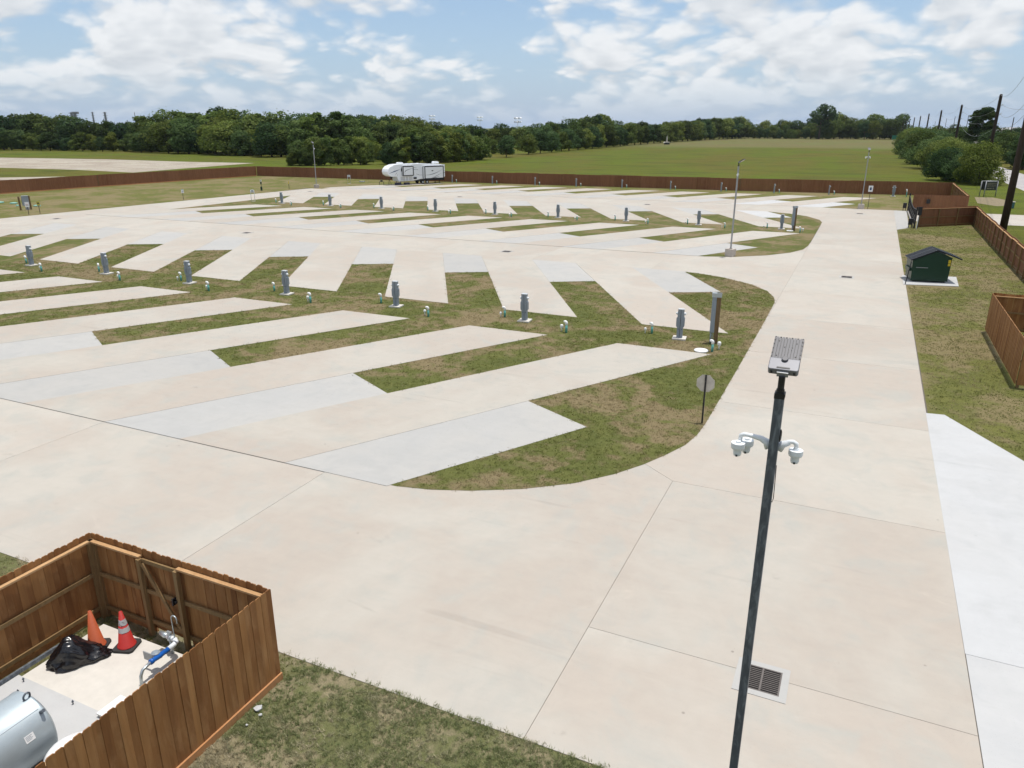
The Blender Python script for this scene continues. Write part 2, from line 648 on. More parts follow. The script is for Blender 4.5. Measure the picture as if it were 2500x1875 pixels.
M['grey_box'] = plain('grey_powder_coat', (0.250, 0.290, 0.330), 0.42, 0.0, 0.10, 3, spec=0.5)
M['grey_light'] = plain('grey_cap', (0.50, 0.53, 0.55), 0.40, 0.0, 0.08, 5)
M['seam'] = plain('dark_seam', (0.018, 0.026, 0.034), 0.5)
M['pvc_white'] = plain('white_pvc', (0.78, 0.78, 0.76), 0.35, var=0.05)
M['pvc_green'] = plain('green_pvc', (0.115, 0.36, 0.32), 0.4, var=0.12)
M['pvc_teal'] = plain('green_lid', (0.21, 0.42, 0.36), 0.5, var=0.12)
M['black_metal'] = plain('black_metal', (0.018, 0.018, 0.020), 0.42, 0.0, 0.25, 4)


def steel_mat():
    m, nt, b = newmat('black_steel')
    g = NT(nt)
    o = g.objc()
    n = g.noise(g.scale(o, (14, 14, 3.5)), 1.0, 7, 0.68, 0.6)
    n2 = g.noise(g.scale(o, (40, 40, 1.5)), 1.0, 4, 0.6)
    col = g.mix(g.step(n, 0.42, 0.70), (0.075, 0.088, 0.108), (0.190, 0.215, 0.245))
    col = g.mix(g.math('MULTIPLY', g.step(n2, 0.55, 0.75), 0.35), col, (0.12, 0.13, 0.14))
    g._in(b.inputs['Base Color'], col)
    b.inputs['Roughness'].default_value = 0.48
    b.inputs['Metallic'].default_value = 0.1
    return m


M['black_steel'] = steel_mat()
M['galv'] = plain('galvanised', (0.50, 0.55, 0.58), 0.42, 0.75, 0.16, 4.0)
M['galv_tank'] = plain('galvanised_tank', (0.42, 0.48, 0.51), 0.45, 0.35, 0.16, 3.0)
M['galv_dull'] = plain('galvanised_dull', (0.33, 0.34, 0.35), 0.5, 0.35, 0.15, 3)
M['alu'] = plain('bare_aluminium', (0.56, 0.53, 0.48), 0.45, 0.35, 0.45, 3.2)
M['fixture'] = plain('fixture_grey', (0.088, 0.088, 0.098), 0.45, 0.1, 0.08, 6)
M['fixture_box'] = plain('fixture_box_grey', (0.185, 0.188, 0.21), 0.40, 0.1, 0.05, 6)
M['lens'] = plain('lamp_lens', (0.62, 0.60, 0.52), 0.25, var=0.05)
M['cam_white'] = plain('camera_white', (0.76, 0.79, 0.81), 0.35, var=0.04)
M['glass'] = plain('dark_glass', (0.02, 0.025, 0.03), 0.08, spec=0.7)
M['green_paint'] = plain('dark_green_paint', (0.010, 0.040, 0.024), 0.38, 0.0, 0.22, 2.5)
M['black_plastic'] = plain('black_plastic', (0.012, 0.014, 0.020), 0.38, var=0.2)
M['yellow'] = plain('yellow_sticker', (0.62, 0.46, 0.03), 0.5)
M['rubber'] = plain('black_rubber', (0.03, 0.03, 0.03), 0.75, var=0.3)
M['rust'] = plain('cast_iron', (0.145, 0.128, 0.118), 0.7, 0.3, 0.3, 8)
M['pit'] = plain('dark_pit', (0.01, 0.009, 0.008), 0.95)
M['blue'] = plain('blue_paint', (0.012, 0.105, 0.42), 0.35, var=0.25, scale=10)
M['white_paint'] = plain('white_paint', (0.76, 0.76, 0.75), 0.4, var=0.05)
M['rv_white'] = plain('rv_gelcoat', (0.84, 0.86, 0.88), 0.22, var=0.03, spec=0.5)
M['rv_grey'] = plain('rv_lower_panel', (0.60, 0.61, 0.61), 0.3, var=0.04)
M['rv_trim'] = plain('rv_black_trim', (0.015, 0.016, 0.020), 0.3)
M['rv_swoosh'] = plain('rv_grey_stripe', (0.155, 0.165, 0.185), 0.3)
M['rv_blue'] = plain('rv_blue_stripe', (0.03, 0.07, 0.15), 0.3)
M['tyre'] = plain('tyre', (0.02, 0.02, 0.02), 0.8)
M['asphalt'] = concrete('road_concrete', (0.42, 0.40, 0.39), (0.38, 0.365, 0.36), (0.35, 0.34, 0.33), 0.8)
M['house_wall'] = plain('house_wall', (0.42, 0.38, 0.34), 0.8)
M['house_roof'] = plain('house_roof', (0.30, 0.30, 0.31), 0.85)
M['steel_far'] = plain('steel_tower', (0.20, 0.21, 0.22), 0.6)


def bark_mat():
    m, nt, b = newmat('bark')
    g = NT(nt)
    n = g.noise(g.scale(g.objc(), (5, 5, 1.2)), 1.0, 6, 0.65)
    g._in(b.inputs['Base Color'], g.mix(n, (0.045, 0.034, 0.024), (0.13, 0.105, 0.08)))
    b.inputs['Roughness'].default_value = 0.9
    g.bump(n, 0.5, 0.05, b)
    return m


M['bark'] = bark_mat()


def leaf_mat(name, dark, mid, light, trans=0.22):
    m, nt, b = newmat(name)
    g = NT(nt)
    t = g.attr('tint')
    r = g.rnd()
    col = g.mix(g.step(t, 0.0, 0.6), dark, mid)
    col = g.mix(g.step(t, 0.55, 1.0), col, light)
    warm = g.scale(col, (1.30, 1.12, 0.75))
    cool = g.scale(col, (0.66, 0.80, 0.95))
    col = g.mix(r, cool, warm)
    r2 = g.math('FRACT', g.math('MULTIPLY', r, 7.31))
    col = g.shade(col, g.math('ADD', g.math('MULTIPLY', r2, 0.55), 0.70))
    nt.nodes.remove(b)
    out = nt.nodes['Material Output']
    d = nd(nt, 'ShaderNodeBsdfDiffuse')
    tr = nd(nt, 'ShaderNodeBsdfTranslucent')
    mx = nd(nt, 'ShaderNodeMixShader')
    mx.inputs[0].default_value = trans
    nt.links.new(col, d.inputs[0])
    nt.links.new(col, tr.inputs[0])
    nt.links.new(d.outputs[0], mx.inputs[1])
    nt.links.new(tr.outputs[0], mx.inputs[2])
    nt.links.new(mx.outputs[0], out.inputs[0])
    return m


M['leaf'] = leaf_mat('leaf_green', (0.060, 0.096, 0.032), (0.112, 0.162, 0.056), (0.185, 0.230, 0.092), 0.36)
M['leaf_dark'] = leaf_mat('leaf_dark', (0.040, 0.068, 0.028), (0.072, 0.110, 0.044), (0.120, 0.160, 0.064), 0.32)
M['leaf_bright'] = leaf_mat('leaf_bright', (0.070, 0.110, 0.032), (0.135, 0.190, 0.056), (0.220, 0.265, 0.092), 0.36)


# ------------------------------------------------------------------ site plan
S = 8.4578                                  # pad spacing along a row
T60 = 0.562                                 # sideways run of the slanted pads per metre of depth
NPAD = 9


def in_poly(pts, poly):
    x, y = pts[:, 0], pts[:, 1]
    ins = np.zeros(len(pts), bool)
    n = len(poly)
    for i in range(n):
        x0, y0 = poly[i]
        x1, y1 = poly[(i + 1) % n]
        c = (y0 > y) != (y1 > y)
        if y0 != y1:
            ins ^= c & (x < (x1 - x0) * (y - y0) / (y1 - y0) + x0)
    return ins


def front_pad(v0, v1, uL, uR):
    d = T60 * (v1 - v0)
    return [(uL - d, v0), (uR - d, v0), (uR, v1), (uL, v1)]


def back_pad(v0, v1, uL, uR):
    d = 0.598 * (v1 - v0)
    return [(uL, v0), (uR, v0), (uR - d, v1), (uL - d, v1)]


def front_fill(v0, v1, uLg, uRg):
    """slab that closes the gap between two front pads: uLg/uRg its sides at the tip line v1"""
    dl, dr = v1 - v0 - 8.6, v1 - v0 - 7.0
    d = T60 * (v1 - v0)
    return [(uLg - d, v0), (uRg - d, v0), (uRg - T60 * dr, v1 - dr), (uLg - T60 * dl, v1 - dl)]


def back_fill(v0, v1, uLg, uRg):
    a, c = 8.95, 10.55
    d = 0.598 * (v1 - v0)
    return [(uLg - 0.598 * a, v0 + a), (uRg - 0.598 * c, v0 + c), (uRg - d, v1), (uLg - d, v1)]


def structure(name, mb, mat, parent=None, **kw):
    o = mb.build(name, mat, parent, **kw)
    if parent is None:
        o['kind'] = 'structure'
    return o


# the ground: one sheet to the horizon
structure('ground', MB().sheet([(-6000, -3000), (6000, -3000), (6000, 9000), (-6000, 9000)], 0.0), M['field'])
# mown lawn of the lot, inside the fences
LAWN = [(-129.2, -10), (26, -10), (26, 60), (11.1, 60), (11.2, 98.4), (13.0, 98.4), (13.0, 140.2), (-20, 136.4), (-91, 134.6), (-125.4, 133.8), (-128.6, 96)]
structure('lawn', MB().sheet(LAWN, 0.006), M['lawn'])
M['thatch'] = turf('thatch', (0.140, 0.145, 0.062), (0.105, 0.112, 0.048), (0.250, 0.210, 0.132), (0.38, 0.34, 0.26), 2.2, 0.46)
structure('verge', MB().sheet([(-40, -9), (24, -9), (24, 9.6), (-40, 9.6)], 0.010), M['thatch'])
DIRT = [(-290, 178), (-238, 184), (-196, 181), (-172, 183), (-168, 160), (-160.6, 125), (-150, 108), (-168, 92), (-215, 92), (-275, 140)]
structure('bare_dirt_ground', MB().sheet(DIRT, 0.005), M['dirt'])
structure('grass_patch', MB().sheet([(-222, 132), (-186, 134), (-160, 131), (-158, 118), (-172, 106), (-205, 108)], 0.010), M['field'])

# paved area: a joint bed with single slabs on it
PAVE = [(-140, 9.58), (24, 9.58), (24, 12), (3.2, 12), (3.36, 92.0), (4.6, 92.4), (5.0, 111.9), (1.5, 111.6), (1.5, 112.0), (-88.0, 112.0), (-88.0, 109.5), (-91.3, 109.4), (-90.9, 96), (-91.6, 84), (-92.8, 69), (-93.4, 56), (-93.6, 16.9), (-140, 16.9)]
pave = structure('pavement', MB().sheet(PAVE, 0.016), M['concrete_joint'])
pave_piece = []


def slab(poly, z, mat, gap=0.0055, name='slab', parent=pave):
    """one cast slab, drawn in by half a joint"""
    c = np.mean(np.array(poly), axis=0)
    n = len(poly)
    out = []
    area = sum(poly[i][0] * poly[(i + 1) % n][1] - poly[(i + 1) % n][0] * poly[i][1] for i in range(n))
    P = poly if area > 0 else poly[::-1]
    for i in range(n):
        p0, p1, p2 = Vector(P[i - 1]), Vector(P[i]), Vector(P[(i + 1) % n])
        e0 = (p1 - p0).normalized()
        e1 = (p2 - p1).normalized()
        n0 = Vector((-e0.y, e0.x))
        n1 = Vector((-e1.y, e1.x))
        k = n0 + n1
        k = k / max(k.dot(n0), 0.25)
        out.append(tuple(p1 + k * gap))
    mb = MB().prism(out, 0.008, z)
    return mb.build(name, mat, parent)


Zs = 0.022
# entrance drive, cast in bays
ys = [9.58, 13.06] + [13.06 + 7.8 * k for k in range(1, 12)] + [103.6, 111.8]
ys = [y for y in ys if y < 99] + [103.6, 111.8]
for a, b_ in zip(ys[:-1], ys[1:]):
    xr0 = 3.08 + 0.0035 * a
    xr1 = 3.08 + 0.0035 * b_
    xl = -4.22 if b_ < 21.5 else -6.6
    if abs(a - 20.86) < 0.1:
        slab([(-4.22, a), (xr0, a), (xr1, b_), (-6.6, b_), (-6.6, 22.7)], Zs, M['concrete'])
        continue
    if a > 40:
        xl = -4.22
    slab([(xl, a), (xr0, a), (xr1, b_), (xl, b_)], Zs, M['concrete'])
slab([(3.4, 90.2), (4.6, 92.4), (5.0, 111.8), (3.44, 111.8)], Zs, M['concrete_grey'])
# front lane and the widening under the first island
slab([(-14.33, 9.58), (-4.22, 9.58), (-4.22, 20.86), (-6.6, 22.7), (-12.0, 20.0), (-14.33, 16.85)], Zs, M['concrete'])
for k in range(9):
    x1 = -14.33 - 10.1 * k
    slab([(x1 - 10.1, 9.58), (x1, 9.58), (x1, 16.85), (x1 - 10.1, 16.85)], Zs, M['concrete'])
# cross lanes between the islands, and the left lane
for (v0, v1) in ((56.2, 63.9), (103.3, 112.0)):
    xs = [-4.22, -14.33] + [-14.33 - 10.1 * k for k in range(1, 7)] + [-83.7]
    for i, (a, b_) in enumerate(zip(xs[:-1], xs[1:])):
        e0, e1 = (v0 - 12, v1 + (12 if v1 < 80 else 0)) if i == 0 else (v0, v1)
        slab([(b_, e0), (a, e0), (a, e1), (b_, e1)], Zs, M['concrete'])
yl = [16.9, 26.5, 36.3, 46.1, 56.2, 63.9, 73.6, 83.4, 93.2, 103.3, 109.4]
for a, b_ in zip(yl[:-1], yl[1:]):
    le = lambda y: -93.6 + max(0, (y - 56)) * 0.06
    slab([(le(a), a), (-83.7, a), (-83.7, b_), (le(b_), b_)], Zs, M['concrete'])
slab([(-88.0, 109.4), (-83.7, 109.4), (-83.7, 112), (-88, 112)], Zs, M['concrete'])
# pale new slabs on the right
apron = [(3.14, 15.49), (22, 15.49), (22, 9.7), (3.12, 9.7)]
slab([(3.16, 30.64), (3.8, 30.73), (5.83, 27.1), (12.3, 15.49), (3.13, 15.49)], 0.026, M['concrete_white'])
slab(apron, 0.026, M['concrete_white'])
slab([(3.12, 57.66), (6.55, 58.5), (6.70, 62.3), (3.12, 61.4)], 0.05, M['concrete_white'], name='dumpster_slab')


def arc(c, r, a0, a1, n):
    return [(c[0] + r * math.cos(math.radians(a0 + (a1 - a0) * i / n)), c[1] + r * math.sin(math.radians(a0 + (a1 - a0) * i / n))) for i in range(n + 1)]


ISL3 = [(-83.7, 16.9), (-11.75, 16.98), (-10.65, 17.23), (-9.56, 17.66), (-8.2, 18.41), (-6.92, 19.43), (-5.99, 20.56), (-5.34, 21.66), (-4.88, 22.68), (-4.47, 23.77), (-4.29, 24.8),
        (-4.23, 26.0), (-4.22, 33), (-4.24, 42.9), (-4.29, 48.1), (-4.48, 49.5), (-5.12, 51.4), (-6.4, 53.28), (-8.54, 55.0), (-10.2, 55.8), (-11.8, 56.2), (-83.7, 56.2)]
ISL2 = [(-83.8, 63.9), (-11.74, 63.9), (-9.31, 64.83), (-7.04, 66.7), (-5.4, 69.0), (-4.5, 71.4), (-4.26, 74.0), (-4.25, 93.8), (-4.67, 96.24), (-6.3, 99.6), (-8.6, 101.9), (-11.25, 103.2), (-83.7, 103.2)]
ROW1 = [(-92.5, 112.0), (1.6, 112.0), (1.6, 111.7), (13, 111.7), (13.0, 139.8), (-20, 136.0), (-91, 134.3)]
islands = {}
islands['near'] = structure('turf_island', MB().sheet(ISL3, 0.030), M['turf'])
islands['middle'] = structure('turf_island', MB().sheet(ISL2, 0.030), M['turf'])
islands['far'] = structure('turf_strip', MB().sheet(ROW1, 0.012), M['lawn'])

PADS = {'near': [], 'middle': [], 'far': []}
Zp = 0.042


def lay(rowkey, poly, mat, z=Zp):
    PADS[rowkey].append(poly)
    o = slab(poly, z, mat, gap=0.004, name='parking_pad', parent=islands[rowkey])
    return o


def row_pads(key, vF0, vF1, vB0, vB1, white_right=False):
    for k in range(NPAD):
        lay(key, front_pad(vF0, vF1, -10.38 - S * k, -5.72 - S * k), M['concrete'])
        lay(key, back_pad(vB0, vB1, -10.30 - S * k, -5.63 - S * k), M['concrete'])
    for k in range(-1, NPAD - 1):
        d = S * (k + 1)
        right = -10.38 - S * k
        left = -5.72 - S * (k + 1)
        if k == -1:
            right = left + 3.93
        lay(key, front_fill(vF0, vF1, left, right), M['concrete_grey'], 0.037)
        rb = -10.30 - S * k
        lb = -5.63 - S * (k + 1)
        if k == -1:
            rb = lb + 4.05
        lay(key, back_fill(vB0, vB1, lb, rb), M['concrete_white'] if (white_right and k == -1) else M['concrete_grey'], 0.037)


row_pads('near', 16.86, 35.03, 39.28, 56.25)
row_pads('middle', 63.9, 82.55, 86.8, 103.25, True)
for k in range(NPAD + 1):
    sh = 0.08 * k
    lay('far', front_pad(112.0, 130.6 - sh, -3.27 - S * k - 0.0, 1.38 - S * k), M['concrete'], 0.034)
for k in range(-1, NPAD):
    left = 1.38 - S * (k + 1)
    right = left + 3.8
    lay('far', front_fill(112.0, 130.6, left, right), M['concrete_white'] if k in (-1, 0) else M['concrete_grey'], 0.029)

# road, driveway and verge on the right
road = structure('road', MB().sheet([(24.4, -40), (32.5, -40), (32.5, 1400), (24.4, 1400)], 0.012), M['asphalt'])
structure('driveway', MB().sheet([(5.0, 99.6), (24.4, 99.6), (24.4, 112.3), (5.0, 112.2)], 0.020), M['concrete'])
structure('sports_field', MB().sheet([(-260, 430), (-150, 380), (-215, 600), (-330, 640)], 0.02), turf('sports_turf', (0.10, 0.17, 0.03), (0.09, 0.15, 0.03), (0.14, 0.17, 0.05), (0.2, 0.2, 0.1)))


# ------------------------------------------------------------------ grass blades (nobody could count them)
def tufts(name, label, poly, dens, h0, h1, wid, blades, avoid=(), zb=0.03, seed=1, clump=0.35, mat='blade'):
    rng = np.random.default_rng(seed)
    P = np.array(poly)
    lo, hi = P.min(0), P.max(0)
    n = int(dens * np.prod(hi - lo))
    real = rng.uniform(lo - 0.05, hi + 0.05, (n, 2))
    pts = real + rng.normal(0, 0.045, (n, 2))
    ok = in_poly(pts, poly)
    for a in avoid:
        A = np.array(a)
        l2, h2 = A.min(0), A.max(0)
        idx = np.where(ok & (pts[:, 0] > l2[0]) & (pts[:, 0] < h2[0]) & (pts[:, 1] > l2[1]) & (pts[:, 1] < h2[1]))[0]
        if len(idx):
            ok[idx[in_poly(pts[idx], a)]] = False
    pts = real[ok]
    # uneven growth
    f = np.sin(pts[:, 0] * 2.1 + 1.3 * np.sin(pts[:, 1] * 1.7)) * np.sin(pts[:, 1] * 2.6 + np.sin(pts[:, 0] * 1.1)) * 0.5 + 0.5
    pts = pts[rng.random(len(pts)) < (1 - clump + clump * f)]
    n = len(pts)
    nb = n * blades
    base = np.repeat(pts, blades, 0) + rng.normal(0, wid * 1.6, (nb, 2))
    ang = rng.uniform(0, 2 * np.pi, nb)
    hh = rng.uniform(h0, h1, nb)
    lean = rng.uniform(0.3, 1.3, nb) * hh
    la = rng.uniform(0, 2 * np.pi, nb)
    w = wid * rng.uniform(0.5, 1.1, nb)
    v = np.zeros((nb, 3, 3))
    v[:, 0, :2] = base - np.stack([np.cos(ang), np.sin(ang)], 1) * w[:, None] / 2
    v[:, 1, :2] = base + np.stack([np.cos(ang), np.sin(ang)], 1) * w[:, None] / 2
    v[:, 2, :2] = base + np.stack([np.cos(la), np.sin(la)], 1) * lean[:, None]
    v[:, :2, 2] = zb + 0.006
    v[:, 2, 2] = zb + hh
    me = bpy.data.meshes.new(name)
    me.vertices.add(nb * 3)
    me.vertices.foreach_set('co', v.ravel())
    me.loops.add(nb * 3)
    me.loops.foreach_set('vertex_index', np.arange(nb * 3))
    me.polygons.add(nb)
    me.polygons.foreach_set('loop_start', np.arange(0, nb * 3, 3))
    me.polygons.foreach_set('loop_total', np.full(nb, 3))
    at = me.attributes.new('tint', 'FLOAT', 'POINT')
    tt = np.clip(np.repeat(rng.random(n), blades) * 0.6 + rng.random(nb) * 0.4, 0, 1)
    at.data.foreach_set('value', np.repeat(tt, 3))
    me.materials.append(M[mat])
    me.update()
    me.validate()
    o = link(name, me)
    return tag(o, label, 'grass', kind='stuff')


ENC = [(-14.3, -4), (-9.1, -4), (-9.1, 9.12), (-14.3, 9.12)]
near_strip = [(-9.12, 2.5), (3.0, 2.5), (3.0, 9.62), (-9.12, 9.62)]
tufts('lawn_grass', 'tufted green and dry grass in front of the pump enclosure', near_strip, 420, 0.025, 0.075, 0.015, 14, zb=0.010, seed=3, clump=0.8, mat='blade_near')
tufts('lawn_grass', 'grass left of the pump enclosure beside the lane', [(-24, 3.0), (-14.2, 3.0), (-14.2, 9.62), (-24, 9.62)], 120, 0.03, 0.07, 0.018, 7, zb=0.006, seed=4, mat='blade_lawn')
tufts('lawn_grass', 'grass strip under the gate side of the pump enclosure', [(-14.2, 9.0), (-9.12, 9.0), (-9.12, 9.62), (-14.2, 9.62)], 220, 0.03, 0.07, 0.014, 6, zb=0.006, seed=5, mat='blade_lawn')
tufts('island_grass', 'mown grass at the rounded end of the near island', [p for p in ISL3 if p[0] > -13] + [(-13, 56.2), (-13, 16.9)], 70, 0.02, 0.055, 0.030, 6, PADS['near'], seed=6)
tufts('island_grass', 'mown grass between the pads of the near island', [(-62, 16.9), (-13, 16.9), (-13, 56.2), (-62, 56.2)], 30, 0.025, 0.065, 0.042, 5, PADS['near'], seed=8)
DUMP = [[(3.1, 57.5), (6.8, 57.5), (6.8, 62.5), (3.1, 62.5)], [(6.6, 35.4), (12.5, 35.4), (12.5, 45.7), (6.6, 45.7)]]
tufts('lawn_grass', 'mown grass strip right of the entrance drive', [(3.4, 31.0), (3.8, 31.0), (6.0, 27.0), (14, 13), (14, 60), (11.0, 60), (3.4, 60)], 46, 0.02, 0.06, 0.034, 6, DUMP, zb=0.006, seed=9, clump=0.3, mat='blade_lawn')
tufts('lawn_grass', 'mown grass beyond the dumpster up to the gate fence', [(3.45, 60), (11.0, 60), (11.1, 97.8), (5.5, 92.8), (3.5, 90)], 26, 0.02, 0.055, 0.055, 5, DUMP, zb=0.006, seed=19, clump=0.2, mat='blade_lawn')


# ------------------------------------------------------------------ fences
def board_mesh(name, w, h, t=0.017, ear=0.026, z0=0.0):
    prof = [(-w / 2, z0), (w / 2, z0), (w / 2, h - ear), (w / 2 - ear, h), (-w / 2 + ear, h), (-w / 2, h - ear)]
    return MB().prism_axis(prof, -t / 2, t / 2).mesh(name, M['board'])


def frame_mat(p, ang, z=0.0):
    return Matrix.Translation((p[0], p[1], z)) @ Matrix.Rotation(ang, 4, 'Z')


def fine_fence(t, p0, p1, height, skip=(), z0=0.14, seed=0, board_w=0.139, rails=True, posts=True, outer=1, rot=True, rail_mat='rail'):
    """single boards on the outer side (left of p0->p1 is +y; outer=+1 puts boards there); t is the thing"""
    rr = random.Random(seed)
    p0 = Vector(p0)
    p1 = Vector(p1)
    d = p1 - p0
    Ln = d.length
    ang = math.atan2(d.y, d.x)
    base = Matrix.Translation((p0.x, p0.y, 0)) @ Matrix.Rotation(ang, 4, 'Z')
    variants = [board_mesh('board', board_w + 0.001, height - dz, z0=z0) for dz in (0.0, 0.008, -0.006, 0.014)]
    n = int(round(Ln / board_w))
    for i in range(n):
        x = (i + 0.5) * Ln / n
        o = link('board', rr.choice(variants), t)
        o.matrix_parent_inverse = Matrix.Identity(4)
        o.matrix_local = base @ Matrix.Translation((x, outer * (0.030 + (0.004 if i % 2 else -0.004) + rr.uniform(-0.003, 0.003)), 0)) @ Matrix.Rotation(rr.uniform(-0.0035, 0.0035), 4, 'Y') @ Matrix.Rotation(rr.uniform(-0.02, 0.02), 4, 'Z')
    ri = -outer * 0.004

    def rail(x0, x1, z, hgt=0.088, dep=0.038, name='rail', mat=None, yo=0.0):
        o = MB().box(x0, x1, min(ri, ri - outer * dep) - outer * yo, max(ri, ri - outer * dep) - outer * yo, z - hgt / 2, z + hgt / 2).build(name, mat or M[rail_mat], t)
        o.matrix_local = base
        return o
    segs = []
    cur = 0.0
    for a, b_ in sorted(skip):
        segs.append((cur, a))
        cur = b_
    segs.append((cur, Ln))
    if rails:
        for a, b_ in segs:
            if b_ - a < 0.1:
                continue
            rail(a, b_, height - 0.16, hgt=0.04, dep=0.088)      # top rail lies flat
            rail(a, b_, (height + z0) / 2, mat=M['rail_old'])
            rail(a, b_, z0 + 0.12, mat=M['rail_old'])
    if rot:
        for a, b_ in segs:
            o = MB().box(a, b_, min(outer * 0.041, outer * 0.079), max(outer * 0.041, outer * 0.079), 0.0, 0.16).build('rot_board', M['rotboard'], t)
            o.matrix_local = base
    if posts:
        xs = sorted(set([0.05, Ln - 0.05] + [s for sg in skip for s in sg] + [k * 2.4 for k in range(1, int(Ln / 2.4) + 1) if all(abs(k * 2.4 - s) > 0.7 for sg in skip for s in sg) and k * 2.4 < Ln - 0.8]))
        for x in xs:
            o = MB().box(x - 0.045, x + 0.045, min(ri - outer * 0.038, ri - outer * 0.128), max(ri - outer * 0.038, ri - outer * 0.128), 0.0, height - 0.19).build('post', M['rail_old'], t)
            o.matrix_local = base
    return base, rail


# the pump enclosure in the foreground: three fence sides and a gate
FX0, FX1, FY = -14.15, -9.24, 8.96
FH = 2.08
enc = thing('fence_enclosure', 'brown cedar fence pen round the pump and steel tank in the near left corner', 'fence', (0, 0, 0))
base, rail = fine_fence(enc, (FX0, FY), (FX1, FY), FH, skip=[(1.55, 2.60)], seed=1)
fine_fence(enc, (FX1 + 0.01, FY + 0.045), (FX1 + 0.01, -1.0), FH, seed=2)
fine_fence(enc, (FX0, -1.0), (FX0, FY + 0.045), FH, seed=3)
# gate frame inside the gate side: stiles, rails, diagonal brace, latch
gate = MB()
gate_o = None
for nm, a, b_ in (('gate_rail', (1.60, 1.85), (2.55, 1.85)), ('gate_rail', (1.60, 1.12), (2.55, 1.12)), ('gate_rail', (1.60, 0.36), (2.55, 0.36))):
    o = MB().bar((a[0], -0.045, a[1]), (b_[0], -0.045, b_[1]), 0.038, 0.088).build(nm, M['rail_old'], enc)
    o.matrix_local = base
o = MB().bar((1.62, -0.085, 1.80), (2.50, -0.085, 0.42), 0.088, 0.036, up=(0, 1, 0)).build('gate_brace', M['rail_old'], enc)
o.matrix_local = base
o = MB().box(2.42, 2.56, -0.16, -0.10, 1.16, 1.20).box(2.46, 2.50, -0.19, -0.10, 1.10, 1.25).build('gate_latch', M['black_metal'], enc)
o.matrix_local = base

# the pen on the right
enc2 = thing('fence_enclosure', 'small reddish cedar fence pen cut off by the right edge beyond the pale apron', 'fence')
fine_fence(enc2, (6.74, 45.6), (12.4, 45.6), 2.1, seed=5, rot=False)
fine_fence(enc2, (6.72, 35.55), (6.72, 45.6), 2.1, seed=6, rot=False)
fine_fence(enc2, (12.4, 35.57), (6.74, 35.57), 2.1, seed=7, rot=False)


def panel_fence(name, label, pts, height, outer=1, z0=0.03, seed=0, group=None, rot=False, inner_detail=False, board_w=0.14, panel=2.44):
    """far fence: 2.4 m panels, boards too fine to tell apart joined per panel; posts and rails on the inner side"""
    rr = random.Random(seed)
    t = thing(name, label, 'fence', (pts[0][0], pts[0][1], 0), group=group)
    org = Vector((pts[0][0], pts[0][1], 0))
    for c_ in pts[1:-1]:
        MB().box(-0.075, 0.075, -0.075, 0.075, 0, height - 0.02).build('corner_post', M['post_wood'], t).location = Vector((c_[0], c_[1], 0)) - org
    for (a, b_) in zip(pts[:-1], pts[1:]):
        a = Vector(a)
        b_ = Vector(b_)
        d = b_ - a
        Ln = d.length
        ang = math.atan2(d.y, d.x)
        npn = max(1, int(round(Ln / panel)))
        pl = Ln / npn
        for i in range(npn):
            mb = MB()
            nb = int(round(pl / board_w))
            ptint = rr.uniform(0.0, 0.65)
            dz = rr.uniform(-0.03, 0.03)
            for j in range(nb):
                x0 = j * pl / nb
                x1 = (j + 1) * pl / nb - (0.004 if j < nb - 1 else 0.010)
                mb.tint = min(1.0, max(0.0, ptint + rr.uniform(-0.05, 0.45)))
                h = height + dz + rr.uniform(-0.012, 0.012)
                y = outer * (0.03 + rr.uniform(-0.006, 0.006))
                prof = [(x0, z0), (x1, z0), (x1, h - 0.025), (x1 - 0.025, h), (x0 + 0.025, h), (x0, h - 0.025)]
                mb.prism_axis(prof, y - 0.009, y + 0.009)
            o = mb.build('panel', M['board_far'], t, tint=True)
            o['kind'] = 'stuff'
            bm = Matrix.Translation(Vector((a.x, a.y, 0)) - org) @ Matrix.Rotation(ang, 4, 'Z') @ Matrix.Translation((i * pl, 0, 0))
            o.matrix_local = bm
            if inner_detail:
                for z, mt, hh, dp in ((height - 0.14, M['rail'], 0.04, 0.088), (height / 2, M['rail_old'], 0.088, 0.038), (0.22, M['rail_old'], 0.088, 0.038)):
                    r_ = MB().box(0, pl - 0.01, min(0.012 * outer, -outer * dp), max(0.012 * outer, -outer * dp), z - hh / 2 + dz, z + hh / 2 + dz).build('rail', mt, t)
                    r_.matrix_local = bm
                p_ = MB().box(-0.045, 0.045, min(-outer * 0.02, -outer * 0.13), max(-outer * 0.02, -outer * 0.13), 0, height - 0.17).build('post', M['rail_old'], t)
                p_.matrix_local = bm
            if rot:
                r_ = MB().box(0, pl - 0.01, min(outer * 0.045, outer * 0.085), max(outer * 0.045, outer * 0.085), 0, 0.16).build('rot_board', M['rotboard'], t)
                r_.matrix_local = bm
    return t


panel_fence('wood_fence', 'long brown plank fence along the far side behind the last row of pads', [(12.1, 139.6), (-20.0, 136.2), (-57, 135.0), (-91, 134.5), (-125.2, 133.7)], 2.1, outer=1, seed=21)
panel_fence('wood_fence', 'long brown plank fence along the left lawn with a pale board at its foot', [(-125.2, 133.5), (-128.2, 96.2), (-128.9, 78.6), (-130.0, 40.0)], 2.15, outer=1, seed=22, rot=True)
panel_fence('wood_fence', 'plank fence right of the drive showing posts and rails on this side', [(5.45, 93.3), (11.25, 98.4), (11.05, 76.0), (10.95, 46.0)], 2.08, outer=1, seed=23, inner_detail=True)
panel_fence('wood_fence', 'orange brown plank fence beyond the iron gate turning to the far corner', [(12.1, 139.5), (11.9, 113.6)], 2.1, outer=1, seed=24, inner_detail=True, group=None)
panel_fence('wood_fence', 'short reddish plank fence facing the gateway with a dark box on it', [(11.9, 113.2), (5.55, 113.0)], 2.05, outer=1, seed=25)
